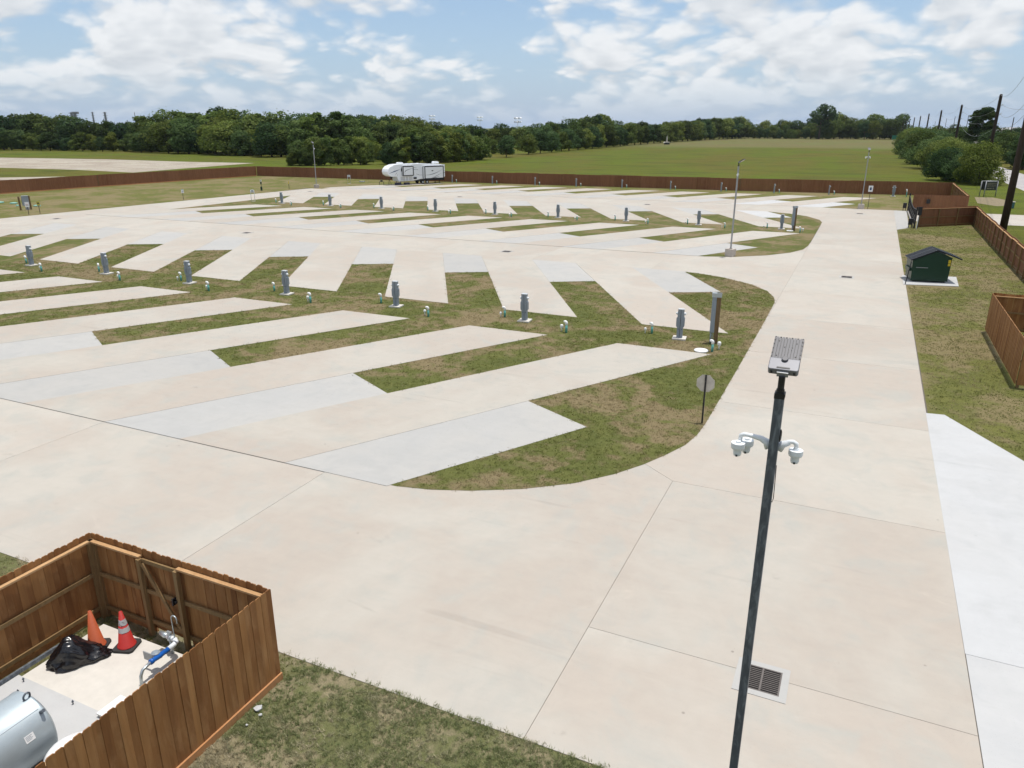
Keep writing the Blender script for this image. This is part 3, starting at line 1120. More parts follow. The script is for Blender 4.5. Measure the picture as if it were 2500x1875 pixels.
o = MB().box(-0.21, 0.21, -0.11, 0.0, 0.95, 1.5).build('control_box', M['black_metal'])
o.location = (7.35, 112.92, 0)
tag(o, 'dark square control box fixed on the short reddish fence', 'box')


# ------------------------------------------------------------------ iron gate with two leaves, posts and operators
gt = thing('iron_gate', 'black iron swing gate with scrolled pickets across the exit driveway', 'gate', (5.1, 92.4, 0))
GL = 19.6


def gate_leaf(y0, y1, s):
    n = 44
    mb_f = MB()
    for z in (0.22, 0.75, 1.05):
        mb_f.bar((0, y0, z), (0, y1, z), 0.04, 0.045)
    pts = []
    for i in range(n + 1):
        f = i / n
        ff = f if s > 0 else 1 - f
        z = 1.95 - 0.42 * math.sin(math.pi * 0.5 * ff) ** 1.2
        pts.append((0, y0 + (y1 - y0) * f, z))
    mb_f.tube(pts, 0.028, 6)
    mb_f.build('leaf_frame', M['black_metal'], gt)
    for i in range(n + 1):
        p = pts[i]
        MB().bar((0, p[1], 0.22), (0, p[1], p[2] + 0.0), 0.02, 0.02, up=(0, 1, 0)).build('picket', M['black_metal'], gt)
    for i in range(0, n, 2):
        y = (pts[i][1] + pts[i + 1][1]) / 2
        ring = [(0.0, y + 0.16 * math.cos(a), 0.9 + 0.14 * math.sin(a)) for a in np.linspace(0, 2 * math.pi, 13)]
        MB().tube(ring, 0.013, 5, cap=False).build('scroll', M['black_metal'], gt)


gate_leaf(0.2, 9.7, 1)
gate_leaf(9.8, 19.4, -1)
for y in (0.0, 19.65):
    MB().box(-0.08, 0.08, y - 0.08, y + 0.08, 0, 2.25).build('gate_post', M['black_metal'], gt)
for y, x, z0 in ((0.15, -0.42, 0.35), (19.6, -0.42, 0.35)):
    o = thing('gate_operator', 'black gate opener box on legs beside the %s gate post' % ('nearer' if y < 1 else 'farther'), 'gate opener', (5.1 + x, 92.4 + y, 0))
    MB().box(-0.22, 0.22, -0.19, 0.19, z0, z0 + 0.66).build('housing', M['black_metal'], o, bevel=0.02)
    for a in (-0.14, 0.14):
        MB().box(a - 0.035, a + 0.035, -0.05, 0.05, 0, z0).build('leg', M['black_metal'], o)
o = thing('keypad_panel', 'black tall reader panel beside the nearer gate post', 'panel', (5.42, 92.75, 0))
MB().box(-0.2, 0.2, -0.06, 0.06, 1.35, 2.25).build('panel', M['black_metal'], o, bevel=0.01)
MB().box(-0.04, 0.04, -0.04, 0.04, 0, 1.35).build('post', M['black_metal'], o)
o = thing('bollard', 'thin white pipe post leaning at the nearer gate post', 'bollard', (5.30, 92.0, 0))
MB().tube([(0, 0, 0), (0.03, 0, 1.3)], 0.05, 10).build('pipe', M['pvc_white'], o)


# ------------------------------------------------------------------ power pedestals, sewer risers, water taps
def make_pedestal():
    t = thing('power_pedestal', '', 'pedestal')
    MB().box(-0.34, 0.34, -0.34, 0.34, 0, 0.085).build('concrete_pad', M['concrete_pale'], t, bevel=0.01)
    for s in (-1, 1):
        prof = [(s * 0.012, 0.085), (s * 0.145, 0.085), (s * 0.145, 0.62), (s * 0.205, 0.68), (s * 0.205, 1.10), (s * 0.160, 1.15), (s * 0.150, 1.54), (s * 0.012, 1.54)]
        if s < 0:
            prof = prof[::-1]
        MB().prism_axis(prof, -0.115, 0.115).build('cabinet_half', M['grey_box'], t)
        MB().lathe(0, 0, [(0.062, 0), (0.075, 0.02), (0.075, 0.06), (0.055, 0.10), (0.02, 0.115)], 14).build('meter_dome', M['cam_white'], t, smooth=True).matrix_local = Matrix.Translation((s * 0.145, 0.0, 1.33)) @ Matrix.Rotation(s * math.pi / 2, 4, 'Y')
        MB().box(s * 0.11 - 0.055, s * 0.11 + 0.055, -0.135, -0.11, 0.74, 1.02).build('outlet_cover', M['grey_box'], t)
        MB().box(s * 0.08 - 0.018, s * 0.08 + 0.018, -0.128, -0.112, 0.52, 0.56).build('latch', M['seam'], t)
    MB().box(-0.014, 0.014, -0.10, 0.10, 0.085, 1.53).build('seam', M['seam'], t)
    MB().prism_axis([(-0.165, 1.54), (0.165, 1.54), (0.150, 1.575), (-0.150, 1.575)], -0.135, 0.125).build('cap', M['grey_light'], t)
    return t


def make_slim_pedestal():
    t = thing('power_pedestal', '', 'pedestal')
    MB().box(-0.1, 0.1, -0.08, 0.08, 0, 1.42).build('cabinet', M['grey_box'], t, bevel=0.01)
    MB().lathe(0, 0, [(0.05, 0), (0.065, 0.02), (0.06, 0.07), (0.02, 0.10)], 12).build('meter_dome', M['cam_white'], t, smooth=True).matrix_local = Matrix.Translation((0.09, -0.03, 1.28)) @ Matrix.Rotation(math.pi / 2, 4, 'Y')
    MB().box(-0.115, 0.115, -0.10, 0.085, 1.42, 1.47).build('cap', M['grey_light'], t)
    MB().box(-0.06, 0.06, -0.095, -0.075, 0.8, 1.15).build('outlet_cover', M['galv_dull'], t)
    return t


def make_riser(h=0.58):
    t = thing('sewer_riser', '', 'pipe')
    MB().cyl(0, 0, 0, h - 0.16, 0.064, n=14).build('riser', M['pvc_green'], t, smooth=True)
    pts = [(0, 0, h - 0.17), (0, 0, h - 0.08)] + [(-0.075 + 0.075 * math.cos(a), 0, h - 0.08 + 0.075 * math.sin(a)) for a in np.linspace(0.3, 1.9, 6)] + [(-0.125, 0, h - 0.035)]
    MB().tube(pts, 0.073, 14).build('elbow', M['pvc_white'], t, smooth=True)
    return t


def make_tap():
    t = thing('water_tap', '', 'tap')
    MB().cyl(0, 0, 0, 0.30, 0.035, n=10).build('pipe', M['pvc_white'], t, smooth=True)
    MB().lathe(0, 0, [(0.07, 0.20), (0.085, 0.23), (0.085, 0.34), (0.06, 0.385), (0.02, 0.395)], 14).build('cap', M['pvc_white'], t, smooth=True)
    return t


ped0, slim0, ris0, tap0 = make_pedestal(), make_slim_pedestal(), make_riser(), make_tap()
used = set()


def place(proto, label, group, loc, rz=0.0, sc=1.0):
    o = proto if id(proto) not in used else copy_tree(proto)
    used.add(id(proto))
    o.location = loc
    o.rotation_euler = (R.uniform(-0.012, 0.012), R.uniform(-0.012, 0.012), rz)
    o.scale = (sc, sc, sc)
    o['label'] = label
    o['group'] = group
    return o


for key, vped, n, vb, va in (('near', 37.2, 8, 35.85, 37.6), ('middle', 85.25, 9, 83.6, 85.5)):
    for k in range(n):
        od = ORD[k]
        place(ped0, 'grey twin power pedestal on a concrete square, %s from the drive in the %s island' % (od, key), 'power pedestals of the %s island' % key,
              (-7.72 - 0.0 - S * k - (0.35 if k else 0) + R.uniform(-0.08, 0.08), vped + R.uniform(-0.04, 0.04), 0.03), 0.10 + R.uniform(-0.05, 0.05))
        place(ris0, 'green sewer riser with white elbow left of the %s pedestal from the drive, %s island' % (od, key), 'sewer risers of the %s island' % key,
              (-9.3 - S * k - 0.12 * (k > 0), va, 0.03), R.uniform(2.3, 3.6) - math.pi, R.uniform(0.95, 1.08))
        place(ris0, 'green sewer riser with white elbow at the tip of the %s front pad, %s island' % (od, key), 'sewer risers of the %s island' % key,
              ((-5.77 if k == 0 else -13.45 - S * (k - 1)), vb if k else vb - 0.35, 0.03), R.uniform(-0.5, 0.6), R.uniform(0.95, 1.05))
        if k:
            place(tap0, 'small white capped water tap by the tip of the %s front pad, %s island' % (od, key), 'white taps of the %s island' % key,
                  (-13.45 - S * (k - 1) - 0.32, vb + 0.15, 0.03), 0, R.choice((0.6, 0.9, 1.0)))
        else:
            place(tap0, 'white capped pipe stub beside the meter post, %s island' % key, 'white taps of the %s island' % key, (-5.54, vb + 0.16, 0.03), 0, 1.05)
        if k in (0, 1, 4):
            place(tap0, 'small white capped water tap next to the %s pedestal from the drive, %s island' % (od, key), 'white taps of the %s island' % key,
                  (-9.3 - S * k - 0.33, va - 0.1, 0.03), 0, 0.8)
for k, (u, v) in enumerate([(-5.64, 134.3), (-14.08, 133.9), (-22.67, 133.7), (-31.42, 133.9), (-40.15, 133.6), (-48.8, 133.4), (-57.0, 133.3), (-65.9, 133.2), (-74.7, 133.1)]):
    place(slim0, 'slim grey power pedestal at the far fence, %s from its right end' % ORD[k], 'slim pedestals along the far fence', (u, v, 0.012), R.uniform(-0.2, 0.2))
    place(ris0, 'short pale riser right of the %s slim pedestal from the right at the far fence' % ORD[k], 'risers along the far fence', (u + 0.78, v + 0.35, 0.012), R.uniform(-0.4, 0.4))
o = copy_tree(ped0)
o.location = (3.75, 134.9, 0.012)
o.rotation_euler = (0, 0, 0.1)
o.scale = (1.05, 1.05, 1.05)
tag(o, 'grey power pedestal with bright cap at the right end of the far fence', 'pedestal', 'slim pedestals along the far fence')
o = copy_tree(ris0)
o.location = (5.6, 134.6, 0.012)
o.scale = (1, 1, 1.9)
tag(o, 'tall pale riser pipe at the right end of the far fence beyond the gate', 'pipe', 'risers along the far fence')


def meter_post(loc, rz, label, label_lid, front):
    t = thing('meter_post', label, 'meter post', loc, rz)
    MB().box(-0.02, 0.18, -0.10, 0.10, 0, 2.50).build('wood_post', M['post_wood'], t)
    MB().box(-0.24, -0.03, -0.11, 0.11, 0.55, 2.52).build('meter_box', M['grey_box'], t, bevel=0.012)
    MB().box(-0.27, 0.20, -0.13, -0.105, 2.36, 2.56).box(-0.27, 0.20, 0.105, 0.13, 2.36, 2.56).box(-0.27, -0.03, -0.104, 0.104, 2.53, 2.56).build('bracket', M['galv'], t)
    MB().cyl(-0.17, -0.02, 0, 0.55, 0.045, n=12).build('conduit', M['grey_box'], t, smooth=True)
    MB().cyl(-0.07, -0.04, 0, 0.62, 0.022, n=8).build('conduit', M['galv_dull'], t, smooth=True)
    l = MB().lathe(0, 0, [(0.32, 0), (0.345, 0.02), (0.345, 0.05), (0.31, 0.075), (0.15, 0.085)], 28).build('manhole', M['white_paint'], smooth=True)
    l.location = (loc[0] - 0.28 + 0.0, loc[1] - 1.72 if front else loc[1] - 0.35, 0.03)
    tag(l, label_lid, 'lid')
    return t


meter_post((-6.0, 37.12, 0.03), 0.12, 'tall timber meter post with grey box at the end of the near island', 'round white sewer lid at the tip of the first pad, near island', True)
meter_post((-6.55, 84.4, 0.03), 0.75, 'dark tall meter post at the end of the middle island', 'round white sewer lid beside the dark meter post, middle island', False)


# ------------------------------------------------------------------ lamp posts
def lamp_post(loc, rz, label, cams, H0=7.5, tall_base=0.63, pole_mat='galv_dull', tilt=30, base=True, detail=False):
    t = thing('lamp_post', label, 'lamp post', loc, rz)
    if base:
        MB().box(-0.34, 0.34, -0.34, 0.34, 0, tall_base).build('concrete_base', M['concrete_cast'], t, bevel=0.03)
    MB().box(-0.052, 0.052, -0.052, 0.052, tall_base if base else 0, H0).build('pole', M[pole_mat], t, bevel=0.008)
    MB().box(-0.056, 0.056, -0.056, 0.056, H0 - 0.05, H0 + 0.012).build('pole_cap', M['black_metal'], t)
    MB().box(-0.11, 0.11, -0.11, 0.11, tall_base, tall_base + 0.02).build('base_plate', M['black_metal'], t)
    # slip fitter and shoebox head, rising towards +y
    MB().tube([(0, 0, H0), (0, 0, H0 + 0.05)], 0.045, 12).tube([(0, 0, H0 + 0.05), (0.0, 0.005, H0 + 0.20)], 0.036, 12).box(-0.03, 0.03, -0.045, 0.03, H0 + 0.12, H0 + 0.20).build('slip_fitter', M['black_metal'], t)
    a = math.radians(tilt)
    head = MB().prism([(-0.16, 0.0), (-0.145, -0.02), (0.145, -0.02), (0.16, 0.0), (0.16, 0.155), (-0.16, 0.155)], -0.03, 0.055).build('lamp_head', M['fixture_box'], t, bevel=0.008)
    mt = Matrix.Translation((0, 0.02, H0 + 0.245)) @ Matrix.Rotation(a, 4, 'X')
    head.matrix_local = mt
    ribs = MB().box(-0.158, 0.158, 0.155, 0.50, -0.02, 0.022)
    for i in range(11):
        x = -0.158 + i * 0.0316
        ribs.box(x - 0.0125 if i else x, x + 0.0125 if i < 10 else x, 0.157, 0.498, 0.021, 0.046)
    ribs.build('heat_sink', M['fixture'], head)
    MB().box(-0.135, 0.135, 0.17, 0.485, -0.026, -0.019).build('lens', M['lens'], head)
    MB().box(-0.06, 0.06, -0.045, -0.005, -0.035, 0.03).build('bracket', M['galv_dull'], head)
    if detail:
        sc_ = MB()
        for x, y in [(-0.145, 0.49), (-0.09, 0.49), (-0.03, 0.49), (0.03, 0.49), (0.09, 0.49), (0.145, 0.49), (-0.15, 0.44), (0.15, 0.44), (-0.15, 0.38), (0.15, 0.38), (-0.15, 0.31), (0.15, 0.31), (-0.15, 0.24), (0.15, 0.24), (-0.15, 0.18), (0.15, 0.18), (-0.03, 0.34), (0.05, 0.34), (-0.10, 0.43), (0.09, 0.41), (-0.1, 0.2), (0.1, 0.2)]:
            sc_.cyl(x, y, 0.046, 0.052, 0.0065, n=8)
        sc_.build('screws', M['black_metal'], head)
        MB().lathe(0, 0.135, [(0.036, 0.05), (0.036, 0.072), (0.030, 0.078)], 20).build('sensor_cap', M['fixture'], head, smooth=False)
        MB().box(-0.07, 0.07, 0.0, 0.018, 0.05, 0.06).build('hinge', M['black_metal'], head)
        for s in (-1, 1):
            MB().cyl(s * 0.12, -0.022, -0.005, 0.02, 0.012, n=10).build('hinge_knob', M['black_metal'], head)
        MB().lathe(0, 0, [(0.055, 0), (0.055, 0.012), (0.035, 0.02)], 20).build('hand_hole', M['black_metal'], t).matrix_local = Matrix.Translation((0.052, 0.0, H0 - 0.50)) @ Matrix.Rotation(math.pi / 2, 4, 'Y') @ Matrix.Scale(1.35, 4, (1, 0, 0))
        MB().tube([(0.058, -0.02, H0 - 0.86), (0.066, -0.02, H0 - 1.1), (0.07, -0.015, H0 - 1.28), (0.06, 0.0, H0 - 1.34), (0.05, 0.0, H0 - 1.33)], 0.005, 6).build('cable', M['black_metal'], t)
    zc = H0 - 0.62
    if cams:
        for s, ln in cams:
            arm = MB().tube([(s * 0.05, 0, zc - 0.07), (s * 0.09, 0, zc - 0.01), (s * 0.15, 0, zc + 0.02), (s * ln * 0.7, 0, zc + 0.035), (s * (ln - 0.02), 0, zc + 0.04), (s * (ln + 0.015), 0, zc + 0.02), (s * (ln + 0.02), 0, zc - 0.05)], [0.056, 0.044, 0.034, 0.026, 0.026, 0.026, 0.026], 12).build('camera_arm', M['cam_white'], t, smooth=True)
            arm.location = (0, 0.075, 0)
            heads = [(s * (ln + 0.02), 0.0)] if s > 0 else [(s * (ln + 0.03), -0.06), (s * (ln - 0.05), 0.07)]
            for hx, hy in heads:
                dome = MB().lathe(hx, hy, [(0.030, zc - 0.030), (0.032, zc - 0.050), (0.078, zc - 0.052), (0.080, zc - 0.105), (0.072, zc - 0.125), (0.048, zc - 0.135), (0.048, zc - 0.185), (0.040, zc - 0.210), (0.018, zc - 0.222)], 32).build('security_camera', M['cam_white'], arm)
                MB().cyl(hx, hy - 0.052, zc - 0.205, zc - 0.185, 0.012, n=10).build('camera_lens', M['glass'], arm)
    return t


lamp_post((-0.575, 8.33, 0.006), 0.0, 'dark steel lamp post with white security cameras in the near foreground', [(-1, 0.36), (1, 0.22)], pole_mat='black_steel', detail=True)
lamp_post((-9.80, 65.0, 0.03), -math.pi / 2 - 0.3, 'grey lamp post on a concrete block at the near corner of the middle island', [(1, 0.18)], H0=7.35)
lamp_post((-0.52, 112.1, 0.012), 0.2, 'grey lamp post with two white cameras at the far end of the drive', [(-1, 0.28), (1, 0.22)], H0=7.3)
lamp_post((-90.3, 111.0, 0.01), 1.2, 'grey lamp post at the far left corner of the lanes', [(1, 0.2)], H0=7.45)


# ------------------------------------------------------------------ drains in the pavement
def make_drain():
    t = thing('storm_drain', '', 'drain')
    MB().box(-0.50, 0.50, -0.50, -0.36, 0, 0.012).box(-0.50, 0.50, 0.36, 0.50, 0, 0.012).box(-0.50, -0.36, -0.36, 0.36, 0, 0.012).box(0.36, 0.50, -0.36, 0.36, 0, 0.012).build('collar', M['concrete_grey'], t)
    MB().box(-0.36, 0.36, -0.36, 0.36, 0, 0.002).build('pit', M['pit'], t)
    fr = MB()
    for a in (-1, 1):
        fr.box(-0.36, 0.36, a * 0.345 - 0.015, a * 0.345 + 0.015, 0.002, 0.014)
        fr.box(a * 0.345 - 0.015, a * 0.345 + 0.015, -0.33, 0.33, 0.002, 0.014)
    fr.box(-0.018, 0.018, -0.33, 0.33, 0.002, 0.014)
    fr.build('frame', M['rust'], t)
    for i in range(1, 12):
        y = -0.33 + i * 0.055
        for a in (-1, 1):
            MB().box(min(a * 0.02, a * 0.33), max(a * 0.02, a * 0.33), y - 0.009, y + 0.009, 0.003, 0.012).build('grate_bar', M['rust'], t)
    return t


dr = make_drain()
for i, (u, v, lb) in enumerate([(-0.58, 12.93, 'square iron storm drain behind the near lamp post'), (-0.52, 59.0, 'storm drain in the middle of the drive at the second cross lane'), (-28.0, 59.3, 'storm drain in the cross lane opposite the third and fourth back pads'),
                               (-57.6, 59.1, 'storm drain far along the cross lane towards the left'), (-87.3, 59.2, 'storm drain in the left lane near the electric rack'), (-58.0, 105.6, 'storm drain in the far lane in front of the trailer'),
                               (-28.0, 105.9, 'storm drain midway along the far lane'), (-0.5, 105.5, 'storm drain in front of the far lamp post'), (-86.0, 104.0, 'storm drain near the far left lamp post')]):
    o = dr if i == 0 else copy_tree(dr)
    o.location = (u, v, 0.0222)
    if v < 14:
        o.scale = (1, 1, 1)
    tag(o, lb, 'drain', 'storm drains in the pavement')

# ------------------------------------------------------------------ signs
t = thing('stop_sign', 'octagonal road sign seen from behind on a black post beside the drive', 'sign', (-4.36, 26.02, 0.03), 0.02)
MB().box(-0.03, 0.03, -0.022, 0.022, 0, 1.86).build('post', M['black_metal'], t)
oct_ = [(0.345 * math.cos(math.radians(22.5 + 45 * k)), 0.345 * math.sin(math.radians(22.5 + 45 * k))) for k in range(8)]
pl = MB().prism(oct_, -0.0015, 0.0015).build('plate', M['alu'], t)
pl.matrix_local = Matrix.Translation((0, 0.030, 1.53)) @ Matrix.Rotation(math.pi / 2, 4, 'X')
fc = MB().prism([(p[0] * 0.99, p[1] * 0.99) for p in oct_], 0, 0.001).build('face', plain('sign_red', (0.42, 0.02, 0.02), 0.4), t)
fc.matrix_local = Matrix.Translation((0, 0.034, 1.53)) @ Matrix.Rotation(math.pi / 2, 4, 'X')
MB().cyl(0, 0, 0, 0.004, 0.008, n=8).build('bolt', M['galv'], t).matrix_local = Matrix.Translation((0, -0.022, 1.62)) @ Matrix.Rotation(math.pi / 2, 4, 'X')


def plate_sign(loc, rz, label, h, w, hp, mat, mark, post=0.03):
    t = thing('sign', label, 'sign', loc, rz)
    MB().box(-post, post, -0.02, 0.02, 0, h - hp * 0.4).build('post', M['black_metal'], t)
    p = MB().box(-w / 2, w / 2, -0.032, -0.026, h - hp, h).build('plate', mat, t)
    for (x0, x1, z0, z1, mm) in mark:
        MB().box(x0, x1, -0.035, -0.033, h - hp + z0, h - hp + z1).build('marking', mm, p)
    return t


plate_sign((0.33, 111.9, 0.012), 0.25, 'white sign with a dark symbol on a thin post beside the far lamp post', 3.05, 0.55, 0.78, M['white_paint'], [(-0.12, 0.12, 0.20, 0.52, M['rv_blue']), (-0.05, 0.05, 0.50, 0.62, M['rv_blue'])], 0.025)
plate_sign((-94.6, 60.7, 0.01), 0.9, 'white sign with a red ring in front of the electric rack', 1.55, 0.46, 0.62, M['white_paint'], [(-0.13, 0.13, 0.32, 0.36, plain('sign_red2', (0.45, 0.03, 0.05), 0.4)), (-0.13, 0.13, 0.14, 0.18, M['rust']), (-0.13, -0.10, 0.18, 0.36, M['rust']), (0.10, 0.13, 0.18, 0.36, M['rust'])])
plate_sign((-94.3, 61.95, 0.01), 0.9, 'small yellow sign on a post beside the electric rack', 1.52, 0.34, 0.5, plain('sign_yellow', (0.42, 0.36, 0.05), 0.5), [(-0.1, 0.1, 0.22, 0.36, M['black_metal'])])
plate_sign((-93.0, 83.4, 0.01), 0.9, 'small white sign with green top along the left lawn', 1.55, 0.36, 0.52, M['white_paint'], [(-0.17, 0.17, 0.44, 0.515, M['pvc_teal']), (-0.05, 0.05, 0.12, 0.3, M['grey_box'])])
t = thing('marker_stake', 'thin green marker stake at the edge of the left lawn near the far lamp post', 'stake', (-92.8, 106.6, 0.01))
MB().box(-0.03, 0.03, -0.02, 0.02, 0, 0.95).build('post', M['black_metal'], t)
MB().box(-0.05, 0.05, -0.03, -0.021, 0.9, 1.4).build('marker', M['yellow'], t)

# electric rack on the left lawn
t = thing('electric_rack', 'grey electric cabinet hung between two timber posts on the left lawn', 'cabinet', (-100.6, 64.3, 0.01), 1.35)
for a in (-0.62, 0.62):
    MB().box(a - 0.09, a + 0.09, -0.08, 0.08, 0, 1.75).build('post', M['post_wood'], t)
MB().box(-0.34, 0.46, -0.22, -0.02, 0.55, 1.78).build('cabinet', M['grey_box'], t, bevel=0.02)
MB().box(-0.30, 0.44, -0.24, -0.0, 1.78, 1.84).build('hood', M['grey_light'], t)
MB().box(-0.05, 0.40, -0.18, -0.04, 0, 0.55).build('conduit_box', M['galv_dull'], t)
for i, (u, v, r, lb) in enumerate([(-113.6, 69.0, 0.55, 'pale green septic lid farthest left on the left lawn'), (-110.6, 69.1, 0.48, 'pale green septic lid between the left-most lid and the electric rack'), (-104.0, 68.1, 0.45, 'pale green septic lid behind the yellow sign'), (-106.5, 67.0, 0.22, 'tiny pale lid just left of the electric rack')]):
    o = MB().lathe(0, 0, [(r, 0), (r * 1.02, 0.08), (r * 0.95, 0.14), (r * 0.4, 0.19)], 20).build('septic_lid', M['pvc_teal'], smooth=True)
    o.location = (u, v, 0.01)
    tag(o, lb, 'lid', 'septic lids on the left lawn')
# dog station, spigots
t = thing('pet_station', 'green pet waste station on a post by the far left lawn', 'pet station', (-94.4, 101.5, 0.01), 0.6)
MB().box(-0.035, 0.035, -0.03, 0.03, 0, 1.85).build('post', M['green_paint'], t)
MB().box(-0.16, 0.16, -0.20, -0.03, 0.1, 0.72).build('bin', M['green_paint'], t, bevel=0.02)
MB().box(-0.13, 0.13, -0.12, -0.03, 1.15, 1.5).build('bag_dispenser', M['green_paint'], t, bevel=0.02)
MB().box(-0.13, 0.13, -0.04, -0.03, 1.58, 1.86).build('plate', M['white_paint'], t)
for (u, v, lb) in ((-82.1, 86.3, 'thin pipe frame at the left tip of the middle island'), (-91.2, 121.9, 'thin pipe frame with a box near the far fence left of the trailer')):
    t = thing('pipe_rack', lb, 'frame', (u, v, 0.02), 0.4)
    for a in (-0.26, 0.26):
        MB().cyl(a, 0, 0, 1.6, 0.03, n=8).build('pipe', M['galv'], t, smooth=True)
    MB().box(-0.18, 0.18, -0.1, 0.1, 1.25, 1.65).build('box', M['grey_light'], t, bevel=0.01)
    MB().box(-0.3, 0.3, -0.2, 0.2, 0, 0.03).build('concrete_pad', M['concrete_pale'], t)
t = thing('utility_box', 'flat grey ground box near the far fence left of the trailer', 'box', (-92.0, 127.2, 0.01))
MB().box(-0.5, 0.5, -0.3, 0.3, 0, 0.16).build('body', M['grey_box'], t, bevel=0.02)
MB().box(-0.48, 0.48, -0.28, 0.28, 0.16, 0.19).build('lid', M['concrete_pale'], t)

# ------------------------------------------------------------------ dumpster
t = thing('dumpster', 'dark green dumpster with sloping black lids on the white slab by the drive', 'dumpster', (4.6, 60.1, 0.05), 0.16)
prof = [(-1.16, 0.10), (1.16, 0.10), (1.22, 1.72), (0.22, 2.10), (-1.22, 1.46)]
MB().prism_axis(prof, -0.92, 0.92).build('body', M['green_paint'], t)
for y in (-0.93, 0.93):
    for a, b_ in (((-1.22, 1.44), (0.22, 2.10)), ((0.22, 2.10), (1.22, 1.71)), ((-1.17, 0.13), (1.17, 0.13))):
        MB().bar((a[0], y, a[1]), (b_[0], y, b_[1]), 0.03, 0.07).build('rim', M['green_paint'], t)
for sx, a, b_ in ((-1, (-1.34, 1.46), (0.24, 2.19)), (1, (0.24, 2.19), (1.82, 1.62))):
    for y0, y1 in ((-0.98, -0.02), (0.02, 0.98)):
        d = Vector((b_[0] - a[0], 0, b_[1] - a[1]))
        n = Vector((-d.z, 0, d.x)).normalized()
        mb = MB()
        for k in range(7):
            ya = y0 + (y1 - y0) * k / 7
            yb = y0 + (y1 - y0) * (k + 1) / 7
            h = 0.05 if k % 2 else 0.075
            A, B = Vector((a[0], 0, a[1])), Vector((b_[0], 0, b_[1]))
            pts = [A, B, B + n * h, A + n * h]
            mb.prism_axis([(p.x, p.z) for p in pts], ya, yb)
        mb.build('lid', M['black_plastic'], t)
MB().box(-0.95, -0.2, -0.95, -0.93, 0.98, 1.02).build('fork_bar', M['galv_dull'], t)
MB().box(1.0, 1.16, -0.945, -0.932, 1.18, 1.34).box(1.0, 1.16, -0.945, -0.932, 1.37, 1.60).build('warning_label', M['yellow'], t)
MB().box(-1.3, -1.18, -0.7, 0.7, 0.7, 0.9).build('fork_pocket', M['green_paint'], t)
for sx in (-0.9, 0.9):
    MB().box(sx - 0.12, sx + 0.12, -0.85, 0.85, 0, 0.10).build('skid', M['black_metal'], t)
o = MB().bar((0, 0, 0), (0.18, 0.55, 1.50), 0.05, 0.05).build('leaning_bar', M['black_metal'])
o.location = (3.24, 57.75, 0.05)
tag(o, 'long thin bar leaning against the left side of the dumpster', 'bar')

# ------------------------------------------------------------------ inside the pump enclosure
pad = structure('pump_slab', MB().prism([(-13.78, 6.80), (-11.25, 6.80), (-11.25, 8.62), (-13.78, 8.62)], 0.0, 0.10), M['concrete_pale'])
tslab = structure('tank_slab', MB().prism([(-13.80, 0.0), (-9.9, 0.0), (-9.9, 6.78), (-13.80, 6.78)], 0.0, 0.16), M['concrete_white'])
tufts('pen_grass', 'thin weeds along the foot of the pump enclosure fence', [(-14.1, 3), (-13.82, 3), (-13.82, 8.64), (-11.2, 8.64), (-11.2, 8.9), (-14.1, 8.9)], 260, 0.03, 0.08, 0.014, 6, zb=0.006, seed=12)


def cone(loc, rz, label, h, body, bands, seed):
    t = thing('traffic_cone', label, 'traffic cone', loc, rz)
    b_ = MB().prism([(-0.22, -0.17), (-0.17, -0.22), (0.17, -0.22), (0.22, -0.17), (0.22, 0.17), (0.17, 0.22), (-0.17, 0.22), (-0.22, 0.17)], 0, 0.055).build('base', M['rubber'], t, bevel=0.01)
    r = lambda z: 0.165 - (0.165 - 0.032) * (z - 0.055) / (h - 0.055)
    MB().lathe(0, 0, [(0.185, 0.055), (0.18, 0.075), (r(0.08), 0.085), (r(h), h), (0.024, h), (0.022, h - 0.06)], 26).build('body', body, t, smooth=True)
    for z0, z1 in bands:
        mb = MB()
        n = 40
        rr = random.Random(seed)
        vs = []
        for k in range(n):
            a = 2 * math.pi * k / n
            j0 = rr.uniform(-0.006, 0.006)
            j1 = rr.uniform(-0.006, 0.010)
            vs += [((r(z0 + j0) + 0.003) * math.cos(a), (r(z0 + j0) + 0.003) * math.sin(a), z0 + j0), ((r(z1 + j1) + 0.004) * math.cos(a), (r(z1 + j1) + 0.004) * math.sin(a), z1 + j1)]
        mb.add(vs, [(2 * k, (2 * k + 2) % (2 * n), (2 * k + 3) % (2 * n), 2 * k + 1) for k in range(n)])
        mb.build('reflective_band', M['band'], t, smooth=True)
    return t


def band_mat():
    m, nt, b = newmat('reflective_band')
    g = NT(nt)
    o = g.objc()
    n = g.noise(o, 9.0, 5, 0.6)
    g._in(b.inputs['Base Color'], g.mix(g.step(n, 0.56, 0.62), (0.55, 0.55, 0.56), (0.17, 0.12, 0.10)))
    b.inputs['Roughness'].default_value = 0.4
    return m


M['band'] = band_mat()
cone((-13.22, 8.04, 0.10), 0.5, 'faded plain orange traffic cone behind the black bag', 0.88, plain('faded_orange', (0.40, 0.085, 0.030), 0.6, var=0.22, scale=7), [], 1)
cone((-12.66, 8.31, 0.10), 0.35, 'red orange traffic cone with two torn white bands', 0.86, plain('red_orange', (0.42, 0.030, 0.025), 0.5, var=0.2, scale=7), [(0.40, 0.51), (0.56, 0.69)], 2)


